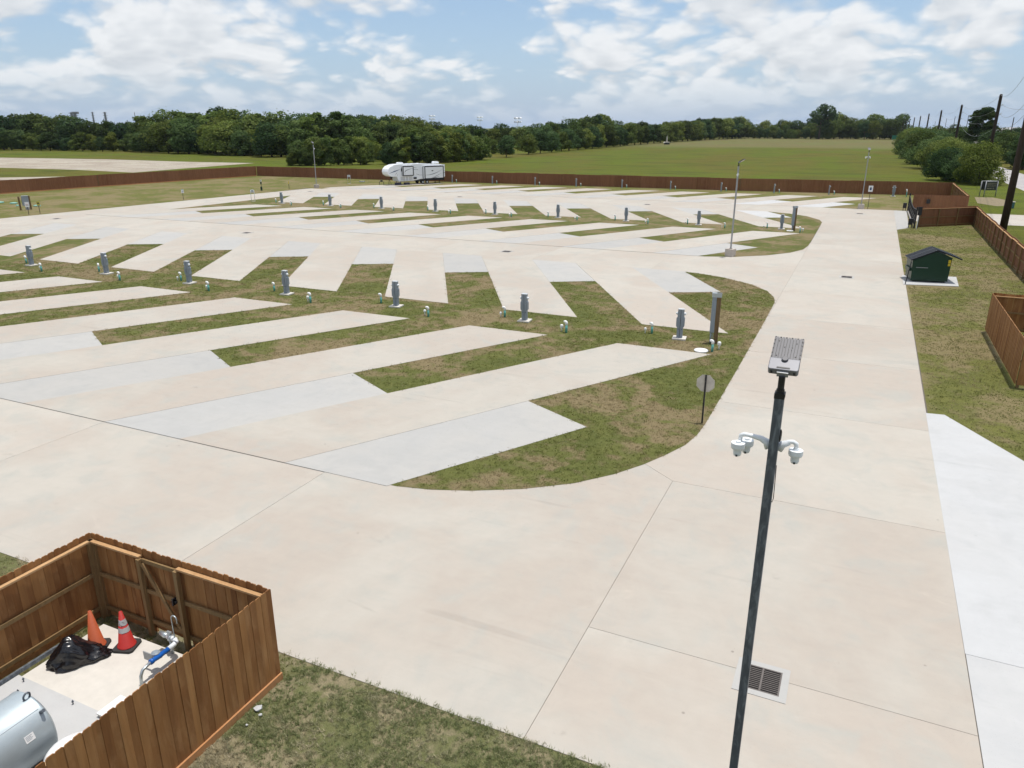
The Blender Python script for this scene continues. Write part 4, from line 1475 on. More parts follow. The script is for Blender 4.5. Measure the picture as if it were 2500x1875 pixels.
def bag():
    bm = bmesh.new()
    bmesh.ops.create_icosphere(bm, subdivisions=5, radius=1.0)
    from mathutils import noise as mn
    for v in bm.verts:
        p = v.co.copy()
        f = 1.0 + 0.26 * mn.noise(p * 1.1 + Vector((3, 1, 7)))
        c = 0
        for k, (s, a) in enumerate(((1.5, 0.30), (3.0, 0.15), (6.0, 0.05))):
            w = Vector((mn.noise(p * s * 0.6 + Vector((k, 0, 5))), mn.noise(p * s * 0.6 + Vector((9, k, 1))), 0)) * 0.6
            c -= a * abs(mn.noise(p * s + w + Vector((k * 7.1, 2.3, 0))))
        f += c + 0.12
        q = p * f
        x, y, z = q.x * 0.54, q.y * 0.34, q.z
        # slumped: high knot at the back left, low tail to the right
        hgt = 0.26 + 0.26 * math.exp(-((q.x + 0.20) ** 2) * 3.5) - 0.10 * max(0, q.x - 0.3)
        z = z * hgt if z > 0 else z * 0.10
        v.co = Vector((x + 0.10 * max(0, q.x) ** 2, y + 0.10 * q.x * 0.5, max(z + 0.05, 0.0)))
    me = bpy.data.meshes.new('trash_bag')
    bm.to_mesh(me)
    bm.free()
    me.polygons.foreach_set('use_smooth', [True] * len(me.polygons))
    m, nt, b = newmat('black_bag')
    g = NT(nt)
    n = g.noise(g.objc(), 14, 5, 0.6, 1.5)
    b.inputs['Base Color'].default_value = (0.006, 0.006, 0.008, 1)
    b.inputs['Roughness'].default_value = 0.24
    b.inputs['Specular IOR Level'].default_value = 0.6
    g.bump(n, 0.10, 0.02, b)
    me.materials.append(m)
    o = link('trash_bag', me)
    o.location = (-13.20, 7.60, 0.10)
    o.rotation_euler = (0, 0, math.radians(44))
    o.scale = (0.90, 0.86, 0.92)
    tag(o, 'crumpled shiny black plastic trash bag on the pump slab', 'trash bag')


bag()
# galvanised tank lying along y
t = thing('steel_tank', 'large galvanised steel tank lying on its side in the pump enclosure', 'tank', (-11.57, 5.68, 0.0))
R_t, zc = 0.60, 0.80
ys_ = [(-3.2, R_t), (-0.02, R_t), (0.0, R_t * 1.012), (0.03, R_t * 1.012), (0.035, R_t), (0.06, R_t * 0.95), (0.11, R_t * 0.78), (0.15, R_t * 0.5), (0.165, R_t * 0.15)]
MB().tube([(0, a, zc) for a, r in ys_], [r for a, r in ys_], 48).build('shell', M['galv_tank'], t, smooth=True)
MB().tube([(0.18 * 1 - 0.18, -3.1, zc + R_t + 0.004), (0, -0.03, zc + R_t + 0.004)], 0.006, 6).build('weld_seam', M['galv'], t).matrix_local = Matrix.Translation((0, 0, zc)) @ Matrix.Rotation(math.radians(38), 4, 'Y') @ Matrix.Translation((0, 0, -zc))
ring = [(0.0, -0.12 + 0.0, zc + R_t + 0.065 + 0.0)]
MB().tube([(0.0, -0.03 + 0.055 * math.cos(a), zc + R_t + 0.05 + 0.075 * math.sin(a)) for a in np.linspace(-1.2, 4.34, 16)], 0.016, 8).build('lifting_ring', M['black_steel'], t, smooth=True).matrix_local = Matrix.Translation((0, 0, zc)) @ Matrix.Rotation(math.radians(12), 4, 'Y') @ Matrix.Translation((0, 0, -zc))
lb = MB().box(-0.06, 0.06, -0.42, -0.27, R_t, R_t + 0.004).build('maker_label', M['white_paint'], t)
lb.matrix_local = Matrix.Translation((0, 0, zc)) @ Matrix.Rotation(math.radians(68), 4, 'Y')
for k in range(4):
    l2 = MB().box(-0.042 + k * 0.022, -0.034 + k * 0.022, -0.405, -0.30 - 0.02 * (k % 2), R_t + 0.0042, R_t + 0.0052).build('printed_line', M['grey_box'], lb)
MB().tube([(0.42, -0.03, zc + 0.42), (0.52, -0.03, zc + 0.50)], 0.03, 10).build('fitting', M['black_steel'], t)
for y in (-0.6, -2.4):
    MB().box(-0.5, 0.5, y - 0.06, y + 0.06, 0.16, 0.34).build('saddle', M['galv_dull'], t)
t = thing('plastic_tank', 'white domed plastic tank partly hidden behind the near fence', 'tank', (-10.30, 5.55, 0.16))
MB().lathe(0, 0, [(0.42, 0), (0.43, 0.6), (0.43, 0.68), (0.38, 0.74), (0.25, 0.79), (0.08, 0.81)], 32).build('shell', M['white_paint'], t, smooth=True)
MB().tube([(0.1, 0.0, 0.78), (0.1, 0.0, 0.92)], 0.012, 8).box(0.06, 0.14, -0.03, 0.03, 0.78, 0.83).build('gauge', M['galv_dull'], t)
# slotted rail on the slab edge and anchor bolts
t = thing('slotted_rail', 'dark slotted steel rail along the left edge of the pump slab', 'rail', (-13.83, 3.0, 0.0))
MB().box(-0.025, 0.025, 0, 4.75, 0.16, 0.24).build('channel', M['black_steel'], t)
for i in range(24):
    MB().box(-0.031, -0.0255, 0.15 + i * 0.19, 0.23 + i * 0.19, 0.185, 0.215).build('slot', M['pit'], t)
for i, (u, v) in enumerate(((-13.52, 6.70), (-12.1, 6.70), (-13.62, 6.1), (-13.3, 6.45))):
    o = MB().tube([(0, 0, 0), (0, 0, 0.09)], 0.010, 8).tube([(0, 0, 0.05), (0, 0, 0.065)], 0.022, 6).build('anchor_bolt', M['black_steel'])
    o.location = (u, v, 0.16)
    tag(o, 'rusty anchor bolt standing on the tank slab', 'bolt', 'anchor bolts on the tank slab')
# valve, blue backflow body, hooked vent
t = thing('backflow_assembly', 'grey pipework with a blue valve body and a hooked vent in the pump enclosure', 'pipework', (-11.45, 8.45, 0.0))
MB().tube([(0.02, -0.82, 0.10), (0.02, -0.80, 0.30), (0.02, -0.74, 0.40), (0.02, -0.55, 0.44)], 0.032, 12).build('riser', M['galv'], t, smooth=True)
MB().tube([(0.02, -0.56, 0.44), (0.02, -0.50, 0.44), (0.02, -0.48, 0.44), (0.02, -0.32, 0.44), (0.02, -0.30, 0.44), (0.02, -0.10, 0.44)], [0.055, 0.055, 0.045, 0.06, 0.05, 0.05], 16).build('valve_body', M['blue'], t, smooth=True)
MB().lathe(0, 0, [(0.075, 0), (0.085, 0.02), (0.085, 0.06), (0.05, 0.085)], 16).build('valve_cap', M['grey_box'], t).matrix_local = Matrix.Translation((-0.05, -0.36, 0.45))
MB().tube([(0.02, -0.12, 0.44), (0.02, 0.02, 0.45), (0.01, 0.08, 0.47), (-0.05, 0.11, 0.48), (-0.28, 0.13, 0.48)], 0.052, 14).build('elbow', M['cam_white'], t, smooth=True)
MB().tube([(-0.14, 0.12, 0.48), (-0.20, 0.12, 0.48)], 0.075, 14).tube([(-0.28, 0.13, 0.48), (-0.36, 0.135, 0.48), (-0.50, 0.14, 0.49)], [0.045, 0.06, 0.04], 12).build('union', M['galv'], t, smooth=True)
MB().cyl(-0.20, 0.12, 0.48, 0.60, 0.04, n=12).box(-0.26, -0.14, 0.10, 0.14, 0.60, 0.62).build('valve_handle', M['galv'], t)
MB().tube([(-0.05, 0.11, 0.48), (-0.05, 0.11, 1.00)] + [(-0.05 + 0.075 - 0.075 * math.cos(a), 0.11, 1.00 + 0.075 * math.sin(a)) for a in np.linspace(0.4, math.pi, 8)] + [(0.10, 0.11, 0.92)], 0.014, 8).build('hooked_vent', M['galv'], t, smooth=True)
MB().cyl(-0.20, 0.12, 0.0, 0.44, 0.035, n=10).build('riser', M['galv'], t, smooth=True)
MB().box(-0.34, -0.10, -0.42, -0.40, 0.30, 0.48).build('mounting_plate', M['galv_dull'], t)
t = thing('white_box', 'small white valve box against the near fence inside the pump enclosure', 'box', (-11.22, 6.92, 0.0))
t.scale = (0.8, 0.8, 0.75)
MB().box(-0.22, 0.22, -0.3, 0.3, 0.10, 0.30).build('body', M['concrete_pale'], t, bevel=0.01)
MB().box(-0.24, 0.24, -0.32, 0.32, 0.30, 0.33).build('lid', M['white_paint'], t)
# chips of concrete on the grass
for i, (u, v, s) in enumerate(((-9.0, 8.15, 0.085), (-8.85, 8.05, 0.04), (-8.9, 7.75, 0.03))):
    bm = bmesh.new()
    bmesh.ops.create_icosphere(bm, subdivisions=1, radius=s)
    rr = random.Random(i)
    for vv in bm.verts:
        vv.co = Vector((vv.co.x * rr.uniform(0.7, 1.3), vv.co.y * rr.uniform(0.6, 1.2), vv.co.z * rr.uniform(0.4, 0.7)))
    me = bpy.data.meshes.new('concrete_chip')
    bm.to_mesh(me)
    bm.free()
    me.materials.append(M['concrete_white'])
    o = link('concrete_chip', me)
    o.location = (u, v, 0.05)
    tag(o, '%s white chip of concrete on the grass beside the near fence' % ('largest' if i == 0 else 'middle' if i == 1 else 'smallest'), 'chip', 'concrete chips by the near fence')

# ------------------------------------------------------------------ fifth-wheel trailer
hx, hy = -0.489, -0.872
t = thing('fifth_wheel_trailer', 'white fifth wheel camper trailer with black framed slide-outs parked at the far fence', 'trailer', (-79.35 - hx * 1.0, 127.6 - hy * 1.0, 0.03), math.atan2(hy, hx))
t.scale = (0.97, 0.97, 0.94)
body = [(-4.72, 1.32), (-4.30, 1.02), (0.9, 0.98), (2.55, 0.72), (5.75, 0.66), (6.10, 1.62), (7.35, 1.66), (7.95, 2.05), (8.10, 2.60), (7.95, 3.10), (7.45, 3.60), (6.6, 3.84), (5.6, 3.92), (0.0, 3.90), (-4.3, 3.72), (-4.72, 3.62)]
bo = MB().prism_axis(body[::-1], -1.24, 1.24).build('body', M['rv_white'], t, bevel=0.07)
MB().prism_axis([(-4.75, 3.60), (-4.75, 3.70), (0, 3.97), (5.6, 3.99), (6.7, 3.90), (6.7, 3.80), (5.6, 3.88), (0, 3.86)][::-1], -1.27, 1.27).build('roof', M['rv_white'], t)
for x, nm in ((4.75, 'a'), (-3.25, 'b')):
    MB().prism_axis([(x - 0.62, 3.9), (x - 0.55, 4.22), (x - 0.35, 4.32), (x + 0.45, 4.32), (x + 0.62, 4.20), (x + 0.66, 3.9)][::-1], -0.38, 0.38).build('air_conditioner', M['rv_white'], t, bevel=0.03)
for x in (3.2, 2.2, 0.9):
    MB().box(x - 0.2, x + 0.2, -0.2, 0.2, 3.9, 4.06).build('roof_vent', M['rv_white'], t, bevel=0.02)


def slide(x0, x1, z0, z1, dep):
    s = MB().box(x0, x1, 1.1, 1.24 + dep, z0, z1).build('slide_out', M['rv_white'], t, bevel=0.02)
    y = 1.24 + dep
    f = MB()
    for a, b_ in (((x0, z0), (x1, z0)), ((x0, z1), (x1, z1)), ((x0, z0), (x0, z1)), ((x1, z0), (x1, z1))):
        f.bar((a[0], y, a[1]), (b_[0], y, b_[1]), 0.05 if a[0] != b_[0] else 0.17, 0.17 if a[0] != b_[0] else 0.05, up=(0, 0, 1) if a[0] != b_[0] else (0, 1, 0))
    for a, b_ in (((x0, z0), (x1, z0)), ((x0, z1), (x1, z1)), ((x0, z0), (x0, z1)), ((x1, z0), (x1, z1))):
        f.bar((a[0], 1.25, a[1]), (b_[0], 1.25, b_[1]), 0.02 if a[0] != b_[0] else 0.22, 0.2 if a[0] != b_[0] else 0.02, up=(0, 0, 1) if a[0] != b_[0] else (0, 1, 0))
    f.build('frame', M['rv_trim'], s)
    return s, y


def decal(parent, pts0, pts1, y, mat, nm='stripe'):
    """printed stripe between two polylines in x,z"""
    n = len(pts0)
    vs = [(p[0], y, p[1]) for p in pts0] + [(p[0], y, p[1]) for p in pts1]
    return MB().add(vs, [(i, i + 1, n + i + 1, n + i) for i in range(n - 1)]).build(nm, mat, parent)


def curve(c, w0, w1, n=14):
    p0, p1, p2 = [Vector(q) for q in c]
    a, b_ = [], []
    for i in range(n + 1):
        f = i / n
        p = p0 * (1 - f) ** 2 + p1 * 2 * f * (1 - f) + p2 * f * f
        w = w0 + (w1 - w0) * abs(2 * f - 1)
        a.append((p.x, p.y - w / 2))
        b_.append((p.x, p.y + w / 2))
    return a, b_


s1, y1 = slide(2.75, 4.95, 1.80, 3.55, 0.45)
s2, y2 = slide(-3.88, 0.32, 1.06, 3.42, 0.75)
decal(s1, *curve(((4.4, 2.0), (5.3, 2.8), (2.8, 3.15)), 0.16, 0.02), y1 + 0.004, M['rv_swoosh'])
decal(s2, *curve(((0.3, 1.78), (-1.6, 1.7), (-3.6, 2.75)), 0.13, 0.02), y2 + 0.004, M['rv_swoosh'])
decal(s2, *curve(((-1.2, 1.22), (-2.2, 1.45), (-3.4, 2.05)), 0.10, 0.02), y2 + 0.004, M['rv_swoosh'])
decal(s2, *curve(((-0.9, 1.12), (-2.0, 1.18), (-3.0, 1.45)), 0.12, 0.02), y2 + 0.004, M['rv_trim'])
MB().box(-1.55, -1.20, y2, y2 + 0.03, 2.50, 2.68).build('vent', M['rv_trim'], s2)
decal(t, *curve(((5.35, 3.0), (6.6, 2.7), (7.75, 2.28)), 0.20, 0.03), 1.246, M['rv_blue'])
decal(t, *curve(((6.0, 2.45), (6.3, 2.2), (6.5, 1.95)), 0.10, 0.02), 1.246, M['rv_swoosh'])
decal(t, *curve(((5.95, 1.70), (6.0, 1.95), (6.1, 2.2)), 0.14, 0.02), 1.246, M['rv_trim'])
decal(t, *curve(((2.7, 3.2), (2.2, 3.28), (1.7, 3.25)), 0.06, 0.02), 1.246, M['rv_swoosh'])
decal(t, [(2.4, 2.83), (1.4, 2.84)], [(2.4, 2.90), (1.4, 2.89)], 1.246, M['rv_swoosh'], 'lettering_line')
decal(t, *curve(((1.9, 2.1), (1.6, 1.75), (0.5, 1.78)), 0.08, 0.03), 1.246, M['rv_swoosh'])
MB().box(-4.35, -4.0, 1.235, 1.262, 2.1, 3.1).build('window', M['glass'], t)
MB().box(5.0, 5.2, 1.235, 1.262, 2.6, 3.2).build('window', M['glass'], t)
decal(t, [(-4.72, 2.02), (-3.95, 1.95)], [(-4.72, 2.12), (-3.95, 2.05)], 1.247, M['rv_swoosh'])
MB().box(-4.6, 5.6, -1.1, 1.1, 0.62, 0.98).build('chassis', M['rv_trim'], t)
for x0, x1 in ((2.75, 3.55), (3.75, 4.15), (4.4, 5.35)):
    MB().box(x0, x1, 1.236, 1.252, 0.82, 1.58).build('hatch', M['rv_grey'], t)
MB().box(1.9, 2.5, 1.24, 1.45, 1.05, 1.42).build('utility_bay', M['rv_trim'], t, bevel=0.03)
for x in (0.45, -0.55):
    for y in (-1.12, 1.12):
        w_ = MB().tube([(x, y - 0.11, 0.36), (x, y + 0.11, 0.36)], 0.36, 24).build('wheel', M['tyre'], t, smooth=False)
        MB().tube([(x, y + (0.1 if y > 0 else -0.1), 0.36), (x, y + (0.125 if y > 0 else -0.125), 0.36)], 0.19, 16).build('rim', M['galv'], w_)
for x in (5.2, -3.6):
    for y in (-0.9, 0.9):
        MB().box(x - 0.05, x + 0.05, y - 0.05, y + 0.05, 0.03, 0.75).box(x - 0.15, x + 0.15, y - 0.15, y + 0.15, 0, 0.04).build('jack', M['black_metal'], t)
MB().box(6.55, 6.95, -0.2, 0.2, 1.25, 1.68).build('king_pin', M['black_metal'], t)
for i, (x, y, s, lb) in enumerate(((5.9, 1.4, 1.0, 'dark storage tote on the ground under the trailer nose'), (4.1, 1.5, 0.9, 'dark leveling blocks stacked beside the trailer front'))):
    o = MB().box(-0.55 * s, 0.55 * s, -0.3, 0.3, 0, 0.42 * s).box(-0.58 * s, 0.58 * s, -0.33, 0.33, 0.42 * s, 0.48 * s).build('storage_tote', plain('navy_plastic', (0.02, 0.025, 0.05), 0.5), bevel=0.02)
    o.matrix_world = Matrix.Translation((-79.35 - hx, 127.6 - hy, 0.034)) @ Matrix.Rotation(math.atan2(hy, hx), 4, 'Z') @ Matrix.Translation((x, y, 0))
    tag(o, lb, 'tote')
o = thing('grill_table', 'small black grill on a folding table beside the trailer nose', 'grill', (-83.5, 121.6, 0.02), 0.5)
MB().box(-0.45, 0.45, -0.25, 0.25, 0.62, 0.66).build('table_top', M['black_metal'], o)
MB().box(-0.22, 0.22, -0.18, 0.18, 0.66, 0.92).build('grill_body', M['black_metal'], o, bevel=0.05)
for x, y in ((-0.4, -0.2), (0.4, -0.2), (-0.4, 0.2), (0.4, 0.2)):
    MB().box(x - 0.02, x + 0.02, y - 0.02, y + 0.02, 0, 0.62).build('leg', M['black_metal'], o)
o = thing('hitch_tripod', 'black folding tripod stand under the trailer nose', 'tripod', (-82.4, 122.6, 0.02))
for a in (0.3, 2.4, 4.5):
    MB().tube([(0, 0, 1.0), (0.4 * math.cos(a), 0.4 * math.sin(a), 0)], 0.025, 6).build('leg', M['black_metal'], o)


# ------------------------------------------------------------------ trees
def crown_mesh(name, seed, w, h, z0, nleaf, leaf, mat, lobes=16, style='round', bias=0.0):
    rng = np.random.default_rng(seed)
    C, Rr = [], []
    for i in range(lobes):
        f = (i + 0.5) / lobes
        if style == 'column':
            zz = z0 + (h - z0) * f
            rad = w * 0.5 * (0.65 + 0.35 * math.sin(math.pi * min(1, f * 1.1)))
        else:
            zz = z0 + (h - z0) * (0.10 + 0.82 * f)
            rad = w * 0.5 * math.sqrt(max(0.06, 1 - (2 * (f * 0.80 + 0.10) - 0.85) ** 2)) if style == 'round' else w * 0.5 * (1 - 0.55 * f)
        a = rng.uniform(0, 2 * np.pi)
        rr = rad * rng.uniform(0.15, 0.82)
        C.append((rr * math.cos(a), rr * math.sin(a), zz))
        Rr.append(w * rng.uniform(0.10, 0.24) * (1.0 if style != 'cone' else 1 - 0.5 * f))
    C = np.array(C)
    Rr = np.array(Rr)
    wts = Rr ** 2
    wts /= wts.sum()
    li = rng.choice(lobes, nleaf * 2, p=wts)
    d = rng.normal(size=(nleaf * 2, 3))
    d /= np.linalg.norm(d, axis=1)[:, None]
    d[:, 2] *= np.where(d[:, 2] < 0, 0.75, 1.0)
    rad = Rr[li] * (0.62 + 0.42 * rng.random(nleaf * 2) ** 0.6)
    sp_ = rng.random(nleaf * 2) < 0.12
    rad = np.where(sp_, rad * rng.uniform(1.1, 1.45, nleaf * 2), rad)
    P = C[li] + d * rad[:, None] * np.array([1, 1, 0.85])
    # drop leaves buried deep inside other clumps
    dep = np.full(len(P), 9.0)
    for c, r_ in zip(C, Rr):
        dep = np.minimum(dep, np.linalg.norm(P - c, axis=1) / r_)
    keep = (dep > 0.55) & (P[:, 2] > 0.02 * h)
    P, d, li = P[keep][:nleaf], d[keep][:nleaf], li[keep][:nleaf]
    n = len(P)
    nrm = d + rng.normal(0, 0.55, (n, 3)) + np.array([0, 0, 0.25])
    nrm /= np.linalg.norm(nrm, axis=1)[:, None]
    ref = rng.normal(size=(n, 3))
    tx = np.cross(nrm, ref)
    tx /= np.linalg.norm(tx, axis=1)[:, None]
    ty = np.cross(nrm, tx)
    s = leaf * rng.uniform(0.55, 1.25, n)[:, None]
    q = np.zeros((n, 4, 3))
    q[:, 0] = P - tx * s * 0.5 - ty * s * 0.12
    q[:, 1] = P - ty * s * 0.55 + nrm * s * 0.1
    q[:, 2] = P + tx * s * 0.5 + ty * s * 0.12
    q[:, 3] = P + ty * s * 0.55 - nrm * s * 0.1
    zt = np.percentile(q[:, :, 2], 99.7)
    q[:, :, 2] *= h / zt
    me = bpy.data.meshes.new(name)
    me.vertices.add(n * 4)
    me.vertices.foreach_set('co', q.ravel())
    me.loops.add(n * 4)
    me.loops.foreach_set('vertex_index', np.arange(n * 4))
    me.polygons.add(n)
    me.polygons.foreach_set('loop_start', np.arange(0, n * 4, 4))
    me.polygons.foreach_set('loop_total', np.full(n, 4))
    lob_t = rng.random(lobes)
    tt = np.clip(0.45 * lob_t[li] + 0.55 * rng.random(n) + bias, 0, 1)
    at = me.attributes.new('tint', 'FLOAT', 'POINT')
    at.data.foreach_set('value', np.repeat(tt, 4))
    me.materials.append(mat)
    me.update()
    me.validate()
    return me


def trunk_mesh(name, seed, h, r0, limbs=4, spread=0.25):
    rr = random.Random(seed)
    mb = MB()
    b0 = Vector((rr.uniform(-0.03, 0.03) * h, rr.uniform(-0.03, 0.03) * h, h * 0.5))
    top = Vector((b0.x * 1.6, b0.y * 1.6, h * 0.85))
    mb.tube([(0, 0, -0.1), (b0.x * 0.4, b0.y * 0.4, h * 0.25), b0, top], [r0, r0 * 0.8, r0 * 0.55, r0 * 0.15], 8)
    for k in range(limbs):
        a = 2 * math.pi * k / limbs + rr.uniform(-0.5, 0.5)
        z = h * rr.uniform(0.28, 0.55)
        s = Vector((b0.x * z / h, b0.y * z / h, z))
        e = s + Vector((math.cos(a) * h * spread, math.sin(a) * h * spread, h * rr.uniform(0.16, 0.30)))
        mb.tube([s, s.lerp(e, 0.5) + Vector((0, 0, 0.02 * h)), e], [r0 * 0.4, r0 * 0.28, r0 * 0.08], 6)
    return mb.mesh(name, M['bark'], smooth=True)


# prototypes are 10 m tall
PROTO = {
    'oak': [(crown_mesh('crown', 100 + i, 9.5 + i * 0.6, 10, 1.0, 5200, 0.46, M['leaf'], 34), trunk_mesh('trunk', i, 10, 0.28)) for i in range(3)],
    'thicket': [(crown_mesh('crown', 120 + i, 7.5 + i * 0.7, 10, 0.2, 5200, 0.44, M['leaf'], 34, bias=0.04), trunk_mesh('trunk', 10 + i, 10, 0.2)) for i in range(3)],
    'dark': [(crown_mesh('crown', 140 + i, 8.0 + i * 0.8, 10, 0.8, 4800, 0.46, M['leaf_dark'], 30), trunk_mesh('trunk', 20 + i, 10, 0.25)) for i in range(3)],
    'slim': [(crown_mesh('crown', 160 + i, 4.6 + i * 0.5, 10, 0.6, 3800, 0.40, M['leaf_bright'], 24, style='column'), trunk_mesh('trunk', 30 + i, 10, 0.16)) for i in range(2)],
    'bush': [(crown_mesh('crown', 180 + i, 12.5 + i, 10, 0.0, 12000, 0.38, M['leaf'], 48, bias=0.05), trunk_mesh('trunk', 40 + i, 10, 0.22)) for i in range(2)],
    'airy': [(crown_mesh('crown', 195, 8.5, 10, 4.4, 1900, 0.50, M['leaf_dark'], 12), trunk_mesh('trunk', 50, 10, 0.30, 6, 0.3))],
}
proto_things = {}


def tree(kind, u, v, h, label, group, wide=1.0, variant=None, name='tree', rr=R):
    ms = PROTO[kind]
    i = rr.randrange(len(ms)) if variant is None else variant
    cm, tm = ms[i]
    t = bpy.data.objects.new(name, None)
    COL.objects.link(t)
    t.location = (u, v, 0)
    t.rotation_euler = (0, 0, rr.uniform(0, 6.28))
    s = h / 10
    t.scale = (s * wide * rr.uniform(0.9, 1.12), s * wide * rr.uniform(0.9, 1.12), s)
    link('crown', cm, t)
    link('trunk', tm, t)
    return tag(t, label, 'tree', group)


YAW = math.radians(24.865)
CP, SP = math.cos(math.radians(18.99)), math.sin(math.radians(18.99))


def ground_at(px, py):
    """site point seen at a photo position"""
    x = (px - 1250) / 1819
    y = (937.5 - py) / 1819
    f = CP + y * SP
    z = -SP + y * CP
    k = -H / z
    rx, ry = x * k, f * k
    return (rx * math.cos(YAW) - ry * math.sin(YAW), rx * math.sin(YAW) + ry * math.cos(YAW))


def far_at(px, dist):
    """site point in a photo column at a ground distance"""
    x = (px - 1250) / 1819
    f = CP + 0.34 * SP
    l = math.hypot(x, f)
    rx, ry = x / l * dist, f / l * dist
    return (rx * math.cos(YAW) - ry * math.sin(YAW), rx * math.sin(YAW) + ry * math.cos(YAW))


def hgt(dist, ytop):
    """height of something at that distance whose top shows at a photo row"""
    return H + dist * (312 - ytop) / 1819 * 0.97


rt = random.Random(5)


def lerp_tab(tab, x):
    for (x0, y0), (x1, y1) in zip(tab[:-1], tab[1:]):
        if x0 <= x <= x1:
            return y0 + (y1 - y0) * (x - x0) / (x1 - x0)
    return tab[0][1] if x < tab[0][0] else tab[-1][1]


# the wood along the left field (its skyline follows the photo)
SKYL = [(-60, 292), (20, 288), (60, 284), (150, 290), (220, 296), (280, 293), (330, 300), (360, 280), (420, 276), (470, 278), (560, 272), (640, 282), (690, 280), (740, 284), (780, 278), (840, 280), (900, 286), (960, 280), (1020, 290), (1080, 300), (1140, 304), (1240, 300), (1300, 302), (1360, 296)]
BASE = [(-60, 366), (300, 371), (700, 384), (760, 386)]
x = -70
lab_l = 'dense green tree in the wood behind the left field'
while x < 760:
    d = math.hypot(*ground_at(x, lerp_tab(BASE, x)))
    u, v = far_at(x, d + rt.uniform(-3, 8))
    kind = 'dark' if x < 320 else rt.choice(('oak', 'oak', 'thicket', 'slim'))  # left end gets the dark leaf colour in place of cloud shadow
    tp = lerp_tab(SKYL, x)
    h_front = hgt(d, tp + (rt.uniform(24, 48) if x < 330 else rt.uniform(8, 45)))
    tree('thicket' if x < 320 and rt.random() < 0.6 else kind, u, v, max(5, h_front), lab_l, 'trees of the wood behind the left field', 1.25, rr=rt)
    x += rt.uniform(17, 27)
x = -70
while x < 900:
    d = math.hypot(*ground_at(min(x, 760), lerp_tab(BASE, min(x, 760)))) + 26
    u, v = far_at(x, d + rt.uniform(-6, 14))
    kind = 'dark' if x < 330 else rt.choice(('oak', 'oak', 'dark', 'slim'))  # back row too: cloud shadow at the left put into the leaf colour
    tree(kind, u, v, hgt(d, lerp_tab(SKYL, x) + rt.uniform(-3, 10)), lab_l, 'trees of the wood behind the left field', 1.2 if kind != 'slim' else 1.6, rr=rt)
    x += rt.uniform(18, 30)
# the farther wood behind the middle thicket
x = 860
while x < 1380:
    d = 430 + rt.uniform(-30, 40)
    u, v = far_at(x, d)
    tree(rt.choice(('oak', 'dark', 'dark')), u, v, hgt(d, lerp_tab(SKYL, x) + rt.uniform(0, 14)), 'dark green tree in the distant wood above the middle thicket', 'trees of the distant middle wood', 1.15, rr=rt)
    x += rt.uniform(13, 22)
x = 870
while x < 1240:
    d = 330 + rt.uniform(-15, 20)
    u, v = far_at(x, d)
    if x < 1090 or x > 1175:
        tree(rt.choice(('oak', 'thicket', 'dark')), u, v, hgt(d, lerp_tab([(870, 292), (1000, 300), (1100, 318), (1240, 332)], x) + rt.uniform(0, 14)), 'dark green tree in the distant wood above the middle thicket', 'trees of the distant middle wood', 1.2, rr=rt)
    x += rt.uniform(18, 28)
# the thicket behind the trailer
THB = [(700, 406), (860, 403), (1000, 400), (1110, 396), (1170, 391)]
THT = [(700, 368), (725, 345), (770, 330), (820, 326), (860, 332), (896, 352), (926, 352), (960, 332), (1010, 326), (1060, 324), (1110, 316), (1170, 322)]
x = 706
while x < 1180:
    if not (892 < x < 928):
        py = lerp_tab(THB, x)
        d = math.hypot(*ground_at(x, py))
        u, v = far_at(x, d + rt.uniform(0, 5))
        tree(rt.choice(('thicket', 'thicket', 'slim')), u, v, max(3.5, hgt(d, lerp_tab(THT, x) + rt.uniform(-6, 16))), 'bushy green tree in the thicket behind the trailer and far fence', 'trees of the thicket behind the trailer', 1.15, rr=rt)
    x += rt.uniform(13, 21)
x = 880
while x < 1180:
    d = 262 + rt.uniform(-8, 12)
    u, v = far_at(x, d)
    tree(rt.choice(('thicket', 'oak', 'slim')), u, v, hgt(d, lerp_tab(THT, x) - 6 + rt.uniform(-6, 14)), 'bushy green tree in the thicket behind the trailer and far fence', 'trees of the thicket behind the trailer', 1.2, rr=rt)
    x += rt.uniform(20, 32)
u, v = far_at(1236, 286)
tree('oak', u, v, hgt(286, 330), 'round crowned tree standing alone left of the gap to the sports field', None, 1.0, variant=0, rr=rt)
# the hedge line along the left side of the big field
x = 1290
HB = [(1290, 377), (1400, 367), (1500, 358), (1600, 350), (1700, 343), (1800, 338)]
HT = [(1290, 322), (1340, 315), (1400, 318), (1450, 305), (1500, 304), (1560, 302), (1620, 300), (1700, 296), (1800, 288)]
while x < 1800:
    d = math.hypot(*ground_at(x, lerp_tab(HB, x)))
    u, v = far_at(x, d)
    tree(rt.choice(('thicket', 'oak', 'thicket', 'dark')), u, v, hgt(d, lerp_tab(HT, x) + rt.uniform(-4, 8)), 'green tree in the hedge line along the left side of the big field', 'trees of the hedge along the big field', 1.15, rr=rt)
    x += max(9, rt.uniform(0.75, 1.15) * 15000 / d * 0.55)
x = 1330
while x < 1830:
    d = math.hypot(*ground_at(x, lerp_tab(HB, x))) * 1.12
    u, v = far_at(x, d)
    tree(rt.choice(('oak', 'dark')), u, v, hgt(d, lerp_tab([(1330, 300), (1470, 280), (1500, 296), (1600, 298), (1700, 292), (1830, 286)], x) + rt.uniform(0, 10)), 'green tree in the hedge line along the left side of the big field', 'trees of the hedge along the big field', 1.1, rr=rt)
    x += rt.uniform(14, 24)
